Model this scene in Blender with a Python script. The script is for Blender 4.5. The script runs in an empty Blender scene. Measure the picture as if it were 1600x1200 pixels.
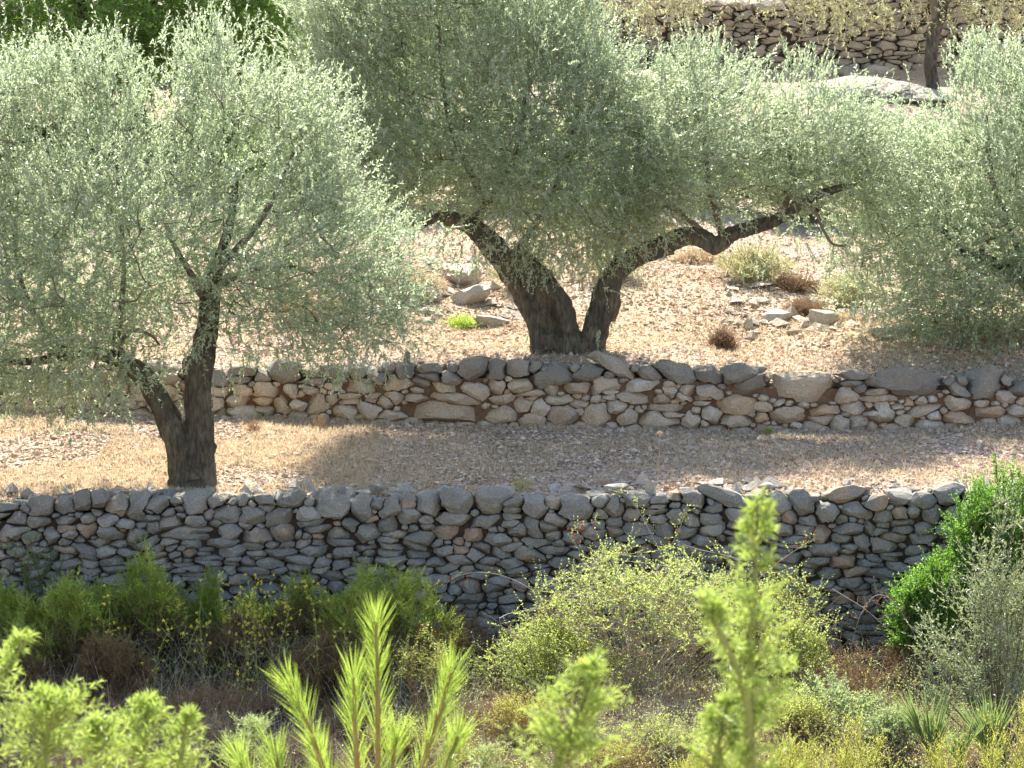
import bpy, math, random
import numpy as np
from mathutils import Vector

# ------------------------------------------------------------------ camera, sky, sun, exposure
SC = bpy.context.scene
COL = SC.collection
random.seed(7)
RG = np.random.default_rng(7)
CAMY, CAMZ, PITCH, FPX = -40.0, 5.39, math.radians(6.0), 6000.0
cam = bpy.data.cameras.new("camera")
camo = bpy.data.objects.new("camera", cam); COL.objects.link(camo)
camo.location = (0, CAMY, CAMZ); camo.rotation_euler = (math.radians(90) - PITCH, 0, 0)
cam.sensor_width = 36; cam.lens = FPX / 1600 * 36
cam.clip_start = 0.1; cam.clip_end = 2000
cam.dof.use_dof = True; cam.dof.focus_distance = 42; cam.dof.aperture_fstop = 30
SC.camera = camo

SUN_EL, SUN_AZ = 48.0, -5.0      # azimuth in degrees from +Y towards +X: the sun is behind the trees
w = bpy.data.worlds.new("World"); SC.world = w; w.use_nodes = True
nt = w.node_tree
bg = nt.nodes["Background"]
sky = nt.nodes.new("ShaderNodeTexSky"); sky.sky_type = 'NISHITA'; sky.sun_disc = False
sky.sun_elevation = math.radians(SUN_EL); sky.sun_rotation = math.radians(SUN_AZ)
sky.air_density = 1.0; sky.dust_density = 1.5
nt.links.new(sky.outputs[0], bg.inputs[0]); bg.inputs[1].default_value = 0.11
sl = bpy.data.lights.new("sun", 'SUN'); sl.energy = 5.0; sl.angle = math.radians(0.53); sl.color = (1, 0.93, 0.82)
so = bpy.data.objects.new("sun", sl); COL.objects.link(so)
_az, _el = math.radians(SUN_AZ), math.radians(SUN_EL)
sdir = Vector((math.sin(_az) * math.cos(_el), math.cos(_az) * math.cos(_el), math.sin(_el)))
so.rotation_euler = sdir.to_track_quat('Z', 'Y').to_euler(); so.location = (0, 0, 30)
SC.view_settings.view_transform = 'Standard'; SC.view_settings.look = 'None'
SC.view_settings.exposure = 1.6; SC.view_settings.gamma = 1
SC.render.engine = 'CYCLES'
SC.cycles.max_bounces = 8; SC.cycles.diffuse_bounces = 4; SC.cycles.transmission_bounces = 6
SC.cycles.caustics_reflective = False; SC.cycles.caustics_refractive = False
try: SC.cycles.use_denoising = True
except Exception: pass

# ------------------------------------------------------------------ helpers
def P(px, py, Y):
    dx = (px - 800) / FPX; dy = (600 - py) / FPX
    c, s = math.cos(PITCH), math.sin(PITCH)
    d = (dx, c + dy * s, -s + dy * c)
    t = (Y - CAMY) / d[1]
    return np.array([d[0] * t, Y, CAMZ + d[2] * t])

def scale(Y): return FPX / (Y - CAMY)         # px per metre

def _h(ix, iy, iz, seed):
    n = (ix * 374761393 + iy * 668265263 + iz * 2147483647 + seed * 1274126177) & 0xFFFFFFFF
    n = ((n ^ (n >> 13)) * 1274126177) & 0xFFFFFFFF
    n = (n ^ (n >> 16)) & 0xFFFFFF
    return n / float(0xFFFFFF) * 2 - 1

def noise(p, f=1.0, seed=0, octaves=1):
    p = np.asarray(p, float) * f
    out = 0; amp = 1
    for o in range(octaves):
        i = np.floor(p).astype(np.int64); fr = p - i; u = fr * fr * (3 - 2 * fr)
        r = 0
        for a in (0, 1):
            for b in (0, 1):
                for c in (0, 1):
                    wgt = (u[..., 0] if a else 1 - u[..., 0]) * (u[..., 1] if b else 1 - u[..., 1]) * (u[..., 2] if c else 1 - u[..., 2])
                    r = r + wgt * _h(i[..., 0] + a, i[..., 1] + b, i[..., 2] + c, seed + o * 17)
        out = out + r * amp; amp *= 0.5; p = p * 2.03
    return out

def norm(v): return v / (np.linalg.norm(v, axis=-1, keepdims=True) + 1e-9)

class Geo:
    def __init__(s): s.v = []; s.f = []; s.n = 0; s.r = []; s.m = []
    def add(s, v, f, rnd=0.5, mat=0):
        v = np.asarray(v, float).reshape(-1, 3); f = np.asarray(f, np.int64)
        s.f.append(f + s.n); s.v.append(v); s.n += len(v)
        s.r.append(np.full(len(v), rnd) if np.isscalar(rnd) else np.asarray(rnd, float))
        s.m.append(np.full(len(f), mat))
    def build(s, name, mats, parent=None, smooth=False, origin=None):
        me = bpy.data.meshes.new(name)
        V = np.concatenate(s.v) if s.v else np.zeros((0, 3))
        if origin is not None: V = V - np.asarray(origin)
        me.vertices.add(len(V)); me.vertices.foreach_set("co", V.astype(np.float32).ravel())
        tot = np.concatenate([np.full(len(f), f.shape[1]) for f in s.f])
        lp = np.concatenate([f.ravel() for f in s.f])
        st = np.concatenate([[0], np.cumsum(tot)[:-1]])
        me.loops.add(len(lp)); me.loops.foreach_set("vertex_index", lp.astype(np.int32))
        me.polygons.add(len(tot)); me.polygons.foreach_set("loop_start", st.astype(np.int32))
        me.polygons.foreach_set("loop_total", tot.astype(np.int32))
        me.polygons.foreach_set("material_index", np.concatenate(s.m).astype(np.int32))
        me.polygons.foreach_set("use_smooth", np.full(len(tot), smooth))
        a = me.attributes.new("rnd", 'FLOAT', 'POINT'); a.data.foreach_set("value", np.concatenate(s.r).astype(np.float32))
        me.update(calc_edges=True)
        for m in (mats if isinstance(mats, (list, tuple)) else [mats]): me.materials.append(m)
        o = bpy.data.objects.new(name, me); COL.objects.link(o)
        if parent is not None: o.parent = parent
        return o

def tag(o, label=None, cat=None, group=None, kind=None):
    if label: o["label"] = label
    if cat: o["category"] = cat
    if group: o["group"] = group
    if kind: o["kind"] = kind
    return o

def thing(name, label, cat, loc, group=None):
    o = bpy.data.objects.new(name, None); COL.objects.link(o); o.location = tuple(loc)
    o.empty_display_size = 0.2
    return tag(o, label, cat, group)

# --- vectorised leaves and stems
def rand_dirs(n): return norm(RG.normal(size=(n, 3)))

def leaf_quads(g, pos, axis, nrm, L, W, rnd, fold=0.0, mid=0.45, mat=0):
    side = norm(np.cross(axis, nrm))
    nn = np.cross(side, axis)
    L = np.asarray(L).reshape(-1, 1); W = np.asarray(W).reshape(-1, 1)
    m = pos + axis * L * mid
    v = np.stack([pos, m + side * W * .5 + nn * W * fold, pos + axis * L, m - side * W * .5 + nn * W * fold], 1)
    n = len(pos)
    f = np.arange(n * 4).reshape(n, 4)
    g.add(v.reshape(-1, 3), f, np.repeat(rnd, 4), mat)

def prisms(g, a, b, ra, rb, rnd=0.5, mat=0, sides=3):
    a = np.asarray(a); b = np.asarray(b); n = len(a)
    if n == 0: return
    ra = np.broadcast_to(np.asarray(ra, float), (n,)).reshape(-1, 1); rb = np.broadcast_to(np.asarray(rb, float), (n,)).reshape(-1, 1)
    d = norm(b - a); up = np.tile([0.31, 0.2, 0.93], (n, 1)); e1 = norm(np.cross(d, up)); e2 = np.cross(d, e1)
    vs = []
    for q, (c, r) in enumerate(((a, ra), (b, rb))):
        for k in range(sides):
            t = 2 * math.pi * k / sides
            vs.append(c + (e1 * math.cos(t) + e2 * math.sin(t)) * r)
    v = np.stack(vs, 1)                        # n, 2*sides, 3
    base = (np.arange(n) * 2 * sides)[:, None]
    fs = [base + np.array([k, (k + 1) % sides, (k + 1) % sides + sides, k + sides])[None] for k in range(sides)]
    g.add(v.reshape(-1, 3), np.concatenate(fs), rnd, mat)

def twigs(gl, gs, start, d, length, k, L, W, ang=0.7, droop=0.0, rstem=0.0025, t0=0.08, fold=0.15, matl=0, mats=0, jit=0.25, bend=0.0, segs=2, lean=None, upn=0.0, shrink=0.3, smat_rnd=0.5):
    """leaves spread along curved twigs; start,d (n,3); length (n,)"""
    n = len(start); length = np.broadcast_to(length, (n,)).reshape(-1, 1)
    bv = rand_dirs(n) * bend
    def pt(s): return start + d * length * s + (bv * s * s + np.array([0, 0, -droop]) * s * s) * length
    if gs is not None:
        for q in range(segs):
            s0, s1 = q / segs, (q + 1) / segs
            prisms(gs, pt(s0), pt(s1), rstem * (1 - .7 * s0), rstem * (1 - .7 * s1), smat_rnd, mats)
    s = (t0 + (1 - t0) * (np.arange(k) + RG.uniform(0, 1, (n, k))) / k)[..., None]
    p = start[:, None] + d[:, None] * (length[:, None] * s) + (bv[:, None] + np.array([0, 0, -droop])) * s * s * length[:, None]
    tang = norm(d[:, None] + 2 * s * (bv[:, None] + np.array([0, 0, -droop])))
    rd = rand_dirs(n * k).reshape(n, k, 3)
    perp = norm(np.cross(tang, rd))
    a = ang * RG.uniform(.6, 1.3, (n, k, 1))
    ax = norm(tang * np.cos(a) + perp * np.sin(a) + RG.normal(size=(n, k, 3)) * jit * .5)
    nr = norm(tang - ax * np.sum(tang * ax, -1, keepdims=True) + RG.normal(size=(n, k, 3)) * jit + np.array([0, 0, upn]))
    LL = L * RG.uniform(.65, 1.15, (n, k)) * (1 - shrink * s[..., 0])
    rb = RG.uniform(0, 1, (n, 1)) * .5 + RG.uniform(0, 1, (n, k)) * .5
    leaf_quads(gl, p.reshape(-1, 3), ax.reshape(-1, 3), nr.reshape(-1, 3), LL.ravel(), (LL * W / L).ravel(), rb.ravel(), fold, mat=matl)

def tube(g, pts, rad, sides=10, wob=0.0, seed=0, mat=0, rnd=0.5, close=True, res=None):
    pts = np.asarray(pts, float); rad = np.asarray(rad, float)
    # Catmull-Rom resample
    n = len(pts); res = res or 5
    P4 = np.vstack([2 * pts[0] - pts[1], pts, 2 * pts[-1] - pts[-2]])
    out = []; rr = []
    for i in range(n - 1):
        p0, p1, p2, p3 = P4[i:i + 4]
        for q in range(res):
            t = q / res
            out.append(.5 * ((2 * p1) + (-p0 + p2) * t + (2 * p0 - 5 * p1 + 4 * p2 - p3) * t * t + (-p0 + 3 * p1 - 3 * p2 + p3) * t ** 3))
            rr.append(rad[i] * (1 - t) + rad[i + 1] * t)
    out.append(pts[-1]); rr.append(rad[-1])
    c = np.array(out); r = np.array(rr); m = len(c)
    tg = norm(np.gradient(c, axis=0))
    ref = np.array([0.0, 1.0, 0.0]) if abs(tg[0][1]) < .8 else np.array([1.0, 0, 0])
    e1 = np.zeros((m, 3)); e = ref
    for i in range(m):
        e = e - tg[i] * np.dot(e, tg[i]); e = e / (np.linalg.norm(e) + 1e-9); e1[i] = e
    e2 = np.cross(tg, e1)
    th = np.linspace(0, 2 * math.pi, sides, endpoint=False)
    R = r[:, None] * np.ones(sides)
    if wob:
        R = R * (1 + wob * np.sin(3 * th[None] + np.linspace(0, 3, m)[:, None] + seed) + wob * .7 * np.sin(5 * th[None] - np.linspace(0, 2, m)[:, None] * 1.7 + seed * 2))
    v = c[:, None] + e1[:, None] * (np.cos(th)[None, :, None] * R[..., None]) + e2[:, None] * (np.sin(th)[None, :, None] * R[..., None])
    if wob: v = v + noise(v, 1 / (r.max() * 1.2 + .01), seed)[..., None] * (r[:, None, None] * wob * 1.0) * norm(v - c[:, None]) + noise(v * [1, 1, .35], 3.2 / (r.max() + .01), seed + 4, 2)[..., None] * (r[:, None, None] * wob * .8) * norm(v - c[:, None])
    idx = np.arange(m * sides).reshape(m, sides)
    f = np.stack([idx[:-1], np.roll(idx, -1, 1)[:-1], np.roll(idx, -1, 1)[1:], idx[1:]], -1).reshape(-1, 4)
    g.add(v.reshape(-1, 3), f, rnd, mat)
    if close:
        for row, cc in ((v[0], c[0]), (v[-1], c[-1])):
            vv = np.vstack([row, cc]); k = len(row)
            g.add(vv, np.array([[i, (i + 1) % k, k] for i in range(k)]), rnd, mat)
    return c

# ------------------------------------------------------------------ materials
MATS = {}
def _mat(name):
    m = bpy.data.materials.new(name); m.use_nodes = True; MATS[name] = m
    nt = m.node_tree; b = nt.nodes["Principled BSDF"]
    return m, nt, b, nt.links.new

def ramp(nt, stops, fac=None):
    r = nt.nodes.new("ShaderNodeValToRGB"); e = r.color_ramp.elements
    e[0].position, e[0].color = stops[0][0], (*stops[0][1], 1)
    e[1].position, e[1].color = stops[-1][0], (*stops[-1][1], 1)
    for p, c in stops[1:-1]:
        x = e.new(p); x.color = (*c, 1)
    if fac is not None: nt.links.new(fac, r.inputs[0])
    return r

def texnoise(nt, sc, detail=4, rough=.55, vec=None, dist=0):
    n = nt.nodes.new("ShaderNodeTexNoise"); n.inputs["Scale"].default_value = sc
    n.inputs["Detail"].default_value = detail; n.inputs["Roughness"].default_value = rough; n.inputs["Distortion"].default_value = dist
    if vec is not None: nt.links.new(vec, n.inputs["Vector"])
    return n

def mix(nt, a, b, fac, mode='MIX'):
    n = nt.nodes.new("ShaderNodeMix"); n.data_type = 'RGBA'; n.blend_type = mode
    for k, x in ((0, fac), (6, a), (7, b)):
        if isinstance(x, (int, float)): n.inputs[k].default_value = x
        elif isinstance(x, tuple): n.inputs[k].default_value = (*x, 1)
        else: nt.links.new(x, n.inputs[k])
    return n.outputs[2]

def leaf_mat(name, stops, back=None, trans=(.3, .4, .1), tfac=.4, rough=.4, spec=.5):
    m, nt, b, ln = _mat(name)
    at = nt.nodes.new("ShaderNodeAttribute"); at.attribute_name = "rnd"
    r = ramp(nt, stops, at.outputs["Fac"])
    col = r.outputs[0]
    if back:
        ge = nt.nodes.new("ShaderNodeNewGeometry")
        col = mix(nt, col, back, ge.outputs["Backfacing"])
    ln(col, b.inputs["Base Color"])
    b.inputs["Roughness"].default_value = rough; b.inputs["Specular IOR Level"].default_value = spec
    t = nt.nodes.new("ShaderNodeBsdfTranslucent")
    tc = mix(nt, r.outputs[0], trans, .75)
    ln(tc, t.inputs[0])
    mx = nt.nodes.new("ShaderNodeMixShader"); mx.inputs[0].default_value = tfac
    ln(b.outputs[0], mx.inputs[1]); ln(t.outputs[0], mx.inputs[2])
    ln(mx.outputs[0], nt.nodes["Material Output"].inputs[0])
    return m

def plain_mat(name, c1, c2, sc=8, rough=.9, bump=.0, bsc=60):
    m, nt, b, ln = _mat(name)
    tc = nt.nodes.new("ShaderNodeTexCoord")
    n = texnoise(nt, sc, 6, .6, tc.outputs["Object"])
    r = ramp(nt, [(.3, c1), (.7, c2)], n.outputs[0]); ln(r.outputs[0], b.inputs["Base Color"])
    b.inputs["Roughness"].default_value = rough; b.inputs["Specular IOR Level"].default_value = .25
    if bump:
        n2 = texnoise(nt, bsc, 6, .6, tc.outputs["Object"]); bp = nt.nodes.new("ShaderNodeBump")
        bp.inputs["Strength"].default_value = 1; bp.inputs["Distance"].default_value = bump
        ln(n2.outputs[0], bp.inputs["Height"]); ln(bp.outputs[0], b.inputs["Normal"])
    return m

def stone_mat(name, stops, patina, rust, lich=(.42, .43, .40), lfac=.35, patscale=2.2, patlo=.45, pathi=.62):
    """rnd picks the stone's own colour; noise adds grey patina, ochre stains, lichen spots and fine roughness"""
    m, nt, b, ln = _mat(name)
    at = nt.nodes.new("ShaderNodeAttribute"); at.attribute_name = "rnd"
    tc = nt.nodes.new("ShaderNodeTexCoord"); vec = tc.outputs["Object"]
    base = ramp(nt, stops, at.outputs["Fac"]).outputs[0]
    n1 = texnoise(nt, patscale, 5, .6, vec); f1 = ramp(nt, [(patlo, (0, 0, 0)), (pathi, (1, 1, 1))], n1.outputs[0])
    c = mix(nt, base, patina, f1.outputs[0])
    n2 = texnoise(nt, 5.5, 6, .65, vec, .6); f2 = ramp(nt, [(.55, (0, 0, 0)), (.72, (1, 1, 1))], n2.outputs[0])
    mm = nt.nodes.new("ShaderNodeMath"); mm.operation = 'MULTIPLY'; mm.inputs[1].default_value = .55; ln(f2.outputs[0], mm.inputs[0])
    c = mix(nt, c, rust, mm.outputs[0])
    n3 = texnoise(nt, 28, 5, .7, vec); f3 = ramp(nt, [(.53, (0, 0, 0)), (.66, (1, 1, 1))], n3.outputs[0])
    m3 = nt.nodes.new("ShaderNodeMath"); m3.operation = 'MULTIPLY'; m3.inputs[1].default_value = lfac; ln(f3.outputs[0], m3.inputs[0])
    c = mix(nt, c, lich, m3.outputs[0])
    n4 = texnoise(nt, 70, 6, .7, vec); f4 = ramp(nt, [(.25, (.45, .45, .45)), (.7, (1.3, 1.3, 1.3))], n4.outputs[0])
    c = mix(nt, c, f4.outputs[0], 1.0, 'MULTIPLY')
    ln(c, b.inputs["Base Color"]); b.inputs["Roughness"].default_value = .92; b.inputs["Specular IOR Level"].default_value = .2
    n5 = texnoise(nt, 22, 10, .68, vec); bp = nt.nodes.new("ShaderNodeBump"); bp.inputs["Distance"].default_value = .035; bp.inputs["Strength"].default_value = 1
    ln(n5.outputs[0], bp.inputs["Height"]); ln(bp.outputs[0], b.inputs["Normal"])
    return m

def bark_mat(name, c1, c2, c3):
    m, nt, b, ln = _mat(name)
    tc = nt.nodes.new("ShaderNodeTexCoord")
    mp = nt.nodes.new("ShaderNodeMapping"); mp.inputs["Scale"].default_value = (1, 1, .28); ln(tc.outputs["Object"], mp.inputs["Vector"])
    n = texnoise(nt, 26, 8, .65, mp.outputs[0], .5)
    r = ramp(nt, [(.3, c1), (.52, c2), (.75, c3)], n.outputs[0])
    n2 = texnoise(nt, 3, 4, .6, tc.outputs["Object"]); f = ramp(nt, [(.4, (.7, .7, .7)), (.7, (1.25, 1.22, 1.15))], n2.outputs[0])
    ln(mix(nt, r.outputs[0], f.outputs[0], 1.0, 'MULTIPLY'), b.inputs["Base Color"])
    b.inputs["Roughness"].default_value = .95; b.inputs["Specular IOR Level"].default_value = .15
    bp = nt.nodes.new("ShaderNodeBump"); bp.inputs["Distance"].default_value = .07; bp.inputs["Strength"].default_value = 1
    ln(n.outputs[0], bp.inputs["Height"]); ln(bp.outputs[0], b.inputs["Normal"])
    return m

M_olive = leaf_mat("olive_leaf", [(0, (.13, .19, .10)), (.5, (.26, .33, .20)), (1, (.43, .48, .36))], back=(.56, .61, .54), trans=(.57, .69, .40), tfac=.53, rough=.30, spec=1.0)
M_olive_far = leaf_mat("olive_leaf_dry", [(0, (.24, .26, .11)), (.5, (.34, .35, .17)), (1, (.44, .42, .25))], back=(.50, .50, .38), trans=(.60, .58, .28), tfac=.45, rough=.45, spec=.5)
M_ever = leaf_mat("evergreen_leaf", [(0, (.04, .08, .02)), (.6, (.09, .16, .035)), (1, (.16, .26, .06))], trans=(.36, .60, .10), tfac=.45, rough=.45)
M_lent = leaf_mat("lentisk_leaf", [(0, (.05, .12, .02)), (.6, (.09, .19, .03)), (1, (.15, .27, .05))], trans=(.32, .62, .07), tfac=.5, rough=.35)
M_heath = leaf_mat("heath_leaf", [(0, (.12, .20, .03)), (.6, (.24, .36, .05)), (1, (.40, .48, .10))], trans=(.58, .76, .12), tfac=.5, rough=.5)
M_heathb = leaf_mat("heath_dead_leaf", [(0, (.10, .07, .04)), (.6, (.17, .125, .07)), (1, (.25, .21, .11))], trans=(.3, .24, .1), tfac=.25, rough=.8, spec=.2)
M_rose = leaf_mat("rose_leaf", [(0, (.17, .24, .06)), (.5, (.28, .36, .10)), (.75, (.42, .40, .12)), (1, (.50, .24, .10))], trans=(.66, .80, .20), tfac=.5, rough=.45)
M_juni = leaf_mat("juniper_needle", [(0, (.14, .23, .04)), (.55, (.24, .34, .07)), (.85, (.42, .46, .15)), (1, (.5, .28, .08))], back=(.34, .42, .18), trans=(.56, .72, .14), tfac=.45, rough=.4)
M_junig = leaf_mat("grey_green_leaf", [(0, (.18, .25, .10)), (.6, (.28, .36, .17)), (1, (.42, .46, .27))], trans=(.5, .62, .22), tfac=.4, rough=.5)
M_pine = leaf_mat("pine_needle", [(0, (.12, .21, .03)), (.6, (.22, .33, .06)), (1, (.36, .45, .12))], trans=(.50, .68, .10), tfac=.45, rough=.35)
M_yell = leaf_mat("yellow_green_leaf", [(0, (.22, .24, .05)), (.6, (.38, .36, .08)), (1, (.52, .44, .12))], trans=(.72, .76, .16), tfac=.5, rough=.5)
M_wild = leaf_mat('wild_olive_leaf', [(0, (.13, .18, .08)), (.5, (.2, .26, .13)), (1, (.30, .35, .2))], back=(.38, .43, .34), trans=(.42, .50, .2), tfac=.4, rough=.4, spec=.8)
M_palm = leaf_mat("palm_leaf", [(0, (.09, .15, .05)), (.6, (.15, .23, .08)), (.9, (.25, .32, .12)), (1, (.45, .38, .18))], trans=(.36, .52, .14), tfac=.35, rough=.35)
M_dead = leaf_mat("dead_leaf", [(0, (.14, .09, .06)), (.5, (.25, .17, .11)), (.85, (.40, .30, .19)), (1, (.40, .20, .11))], trans=(.4, .25, .14), tfac=.25, rough=.8, spec=.2)
M_flower = leaf_mat("yellow_flower", [(0, (.42, .42, .08)), (.6, (.62, .58, .08)), (1, (.75, .55, .05))], trans=(.8, .75, .1), tfac=.4, rough=.6)
M_hip = plain_mat("rose_hip_skin", (.45, .04, .02), (.6, .10, .04), 4, .4)
M_straw = leaf_mat("dry_straw", [(0, (.38, .27, .16)), (.5, (.58, .46, .30)), (1, (.80, .70, .53))], trans=(.72, .58, .38), tfac=.35, rough=.7, spec=.3)
M_litter = leaf_mat("fallen_leaf", [(0, (.24, .15, .10)), (.5, (.46, .33, .24)), (1, (.66, .55, .44))], trans=(.5, .38, .25), tfac=.2, rough=.7, spec=.3)
M_twig = plain_mat("twig_bark", (.13, .10, .075), (.25, .21, .16), 12)
M_twigp = plain_mat("pale_twig_bark", (.30, .26, .21), (.48, .43, .36), 12)
M_twigr = plain_mat("reddish_stem", (.24, .14, .07), (.34, .24, .10), 12)
M_gstem = plain_mat("green_stem", (.18, .22, .06), (.3, .32, .1), 12)
M_bark = bark_mat("olive_bark", (.055, .050, .038), (.16, .145, .11), (.29, .265, .205))
M_barkp = bark_mat("weathered_bark", (.03, .022, .017), (.12, .09, .065), (.22, .18, .14))
M_stone1 = stone_mat("grey_limestone", [(0, (.26, .25, .21)), (.45, (.35, .335, .285)), (.85, (.45, .42, .355)), (1, (.46, .34, .23))], (.28, .275, .24), (.40, .30, .19), lfac=.5)
M_stone2 = stone_mat("ochre_limestone", [(0, (.50, .41, .30)), (.5, (.62, .52, .38)), (.8, (.66, .60, .49)), (1, (.62, .45, .28))], (.50, .44, .35), (.56, .32, .15), lich=(.5, .48, .43), lfac=.3, patlo=.5, pathi=.7)
M_cap2 = stone_mat("dark_capstone", [(0, (.27, .245, .20)), (.6, (.36, .33, .27)), (1, (.48, .42, .33))], (.31, .285, .235), (.26, .2, .13), lich=(.36, .36, .33))  # darker, greyer stone for the top of the ochre wall
M_stone3 = stone_mat("pink_limestone", [(0, (.42, .35, .27)), (.5, (.54, .46, .36)), (1, (.62, .54, .43))], (.44, .39, .33), (.50, .36, .24), lfac=.25)
M_rock = stone_mat("pale_limestone", [(0, (.46, .41, .34)), (.6, (.56, .50, .42)), (1, (.58, .47, .36))], (.50, .46, .40), (.5, .36, .25), lich=(.55, .54, .5), lfac=.3)  # pale stone colour of the boulders, ledges, rubble and loose stones
M_fill = plain_mat("rubble_fill", (.035, .028, .022), (.08, .06, .045), 14, .95, .02, 40)
M_fill2 = plain_mat("red_earth_fill", (.13, .08, .05), (.24, .155, .095), 14, .95, .02, 40)
M_pebble = leaf_mat("pebble", [(0, (.36, .28, .21)), (.5, (.54, .43, .32)), (.85, (.66, .56, .44)), (1, (.54, .35, .25))], trans=(.3, .2, .1), tfac=.0, rough=.9, spec=.2)

def ground_mat():
    m, nt, b, ln = _mat("stony_soil")
    tc = nt.nodes.new("ShaderNodeTexCoord"); v = tc.outputs["Object"]
    n1 = texnoise(nt, .55, 5, .6, v); a = ramp(nt, [(.35, (.54, .42, .34)), (.5, (.58, .46, .33)), (.68, (.53, .45, .39))], n1.outputs[0]).outputs[0]
    n2 = texnoise(nt, 16, 8, .7, v); f = ramp(nt, [(.3, (.62, .58, .55)), (.55, (1, 1, 1)), (.75, (1.2, 1.18, 1.15))], n2.outputs[0])
    c = mix(nt, a, f.outputs[0], 1.0, 'MULTIPLY')
    # darker brown ground low down in the gully (the scrub strip in front of the lowest wall)
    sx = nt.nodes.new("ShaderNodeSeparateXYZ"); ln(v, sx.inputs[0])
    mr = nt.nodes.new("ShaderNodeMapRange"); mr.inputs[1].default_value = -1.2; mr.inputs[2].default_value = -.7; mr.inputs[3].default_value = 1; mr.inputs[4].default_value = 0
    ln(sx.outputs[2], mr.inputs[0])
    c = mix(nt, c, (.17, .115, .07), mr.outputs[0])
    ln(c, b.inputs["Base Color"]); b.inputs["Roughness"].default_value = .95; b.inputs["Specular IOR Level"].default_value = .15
    n3 = texnoise(nt, 45, 8, .7, v); bp = nt.nodes.new("ShaderNodeBump"); bp.inputs["Distance"].default_value = .03; bp.inputs["Strength"].default_value = 1
    ln(n3.outputs[0], bp.inputs["Height"]); ln(bp.outputs[0], b.inputs["Normal"])
    return m
M_ground = ground_mat()

# ------------------------------------------------------------------ terrain
W1, W2, W3 = 0.0, 4.5, 25.0                 # y of the three wall faces
def prof(pairs, Y):
    """profile of a line traced along a wall -> z as a function of x"""
    q = np.array([P(a, b, Y) for a, b in pairs])
    return lambda x: np.interp(x, q[:, 0], q[:, 2])
T1 = prof([(-600, 800), (0, 796), (40, 788), (150, 782), (300, 780), (700, 782), (900, 782), (1000, 776), (1300, 774), (1500, 772), (2200, 780)], W1)
B2 = prof([(-700, 640), (0, 640), (370, 648), (600, 660), (800, 666), (1000, 669), (1150, 675), (1400, 669), (1600, 660), (2300, 655)], W2)
T2 = prof([(-700, 595), (0, 588), (370, 580), (650, 571), (750, 573), (1000, 572), (1100, 579), (1200, 588), (1400, 591), (1600, 594), (2300, 600)], W2)
B3 = prof([(-900, 115), (400, 115), (1000, 112), (1300, 106), (1600, 112), (2400, 116)], W3)
T3 = prof([(-900, 5), (400, 5), (900, 0), (1100, 4), (1200, 8), (1260, -20), (1330, -30), (1600, -36), (2400, -30)], W3)

def H(x, y, rough=True):
    x = np.asarray(x, float); y = np.asarray(y, float); x, y = np.broadcast_arrays(x, y)
    t1 = T1(x) - .04; b2 = B2(x); t2 = T2(x) - .05; b3 = B3(x); t3 = T3(x) - .05
    ws = -1.62 - .03 * np.abs(x)
    z = np.where(y < -14, -1.9 + (-14 - y) / 26 * 5.6, 0)
    z = np.where((y >= -14) & (y < .16), -1.9 + (y + 14) / 14 * (ws + 1.9), z)
    z = np.where((y >= .16) & (y < .3), ws + (y - .16) / .14 * (t1 - ws), z)
    z = np.where((y >= .3) & (y < W2 + .14), t1 + (y - .3) / (W2 - .16) * (b2 - t1), z)
    z = np.where((y >= W2 + .14) & (y < W2 + .28), b2 + (y - W2 - .14) / .14 * (t2 - b2), z)
    s = np.clip((y - W2 - .28) / (W3 - W2 - .28), 0, 1)
    z = np.where((y >= W2 + .28) & (y < W3 + .14), t2 + (b3 - t2) * s, z)
    z = np.where((y >= W3 + .14) & (y < W3 + .28), b3 + (y - W3 - .14) / .14 * (t3 - b3), z)
    z = np.where(y >= W3 + .28, t3 + (y - W3 - .28) * .2, z)
    if rough:
        p = np.stack([x, y, 0 * x], -1)
        edge = np.minimum(1, np.minimum(np.abs(y - .25), np.minimum(np.abs(y - W2 - .2), np.abs(y - W3 - .2))) / .8)
        amp = np.where(y > W2 + .3, .14, .05)
        z = z + noise(p, .45, 3) * amp * edge + noise(p, 2.2, 5, 2) * .022 * edge
    return z
def Hs(x, y): return float(H(np.array([x]), np.array([y]))[0])

def build_ground():
    ys = np.concatenate([np.arange(-60, -14, 1.0), np.arange(-14, -6, .25), np.arange(-6, .1, .08), [.16, .2, .3], np.arange(.34, W2, .06),
                         [W2 + .14, W2 + .28], np.arange(W2 + .34, 13, .09), np.arange(13, W3, .25), [W3 + .14, W3 + .28], np.arange(W3 + .6, 40, .6), np.arange(40, 400, 12)])
    ys = np.unique(ys)
    xs = np.concatenate([np.arange(-260, -24, 12), np.arange(-24, -8, .8), np.arange(-8, 8, .08), np.arange(8, 24, .8), np.arange(24, 261, 12)])
    X, Y = np.meshgrid(xs, ys)
    Z = H(X, Y)
    g = Geo(); ny, nx = X.shape; idx = np.arange(nx * ny).reshape(ny, nx)
    f = np.stack([idx[:-1, :-1], idx[:-1, 1:], idx[1:, 1:], idx[1:, :-1]], -1).reshape(-1, 4)
    g.add(np.stack([X, Y, Z], -1).reshape(-1, 3), f)
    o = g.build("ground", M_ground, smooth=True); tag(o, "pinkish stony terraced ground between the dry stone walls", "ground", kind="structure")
build_ground()

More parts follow.
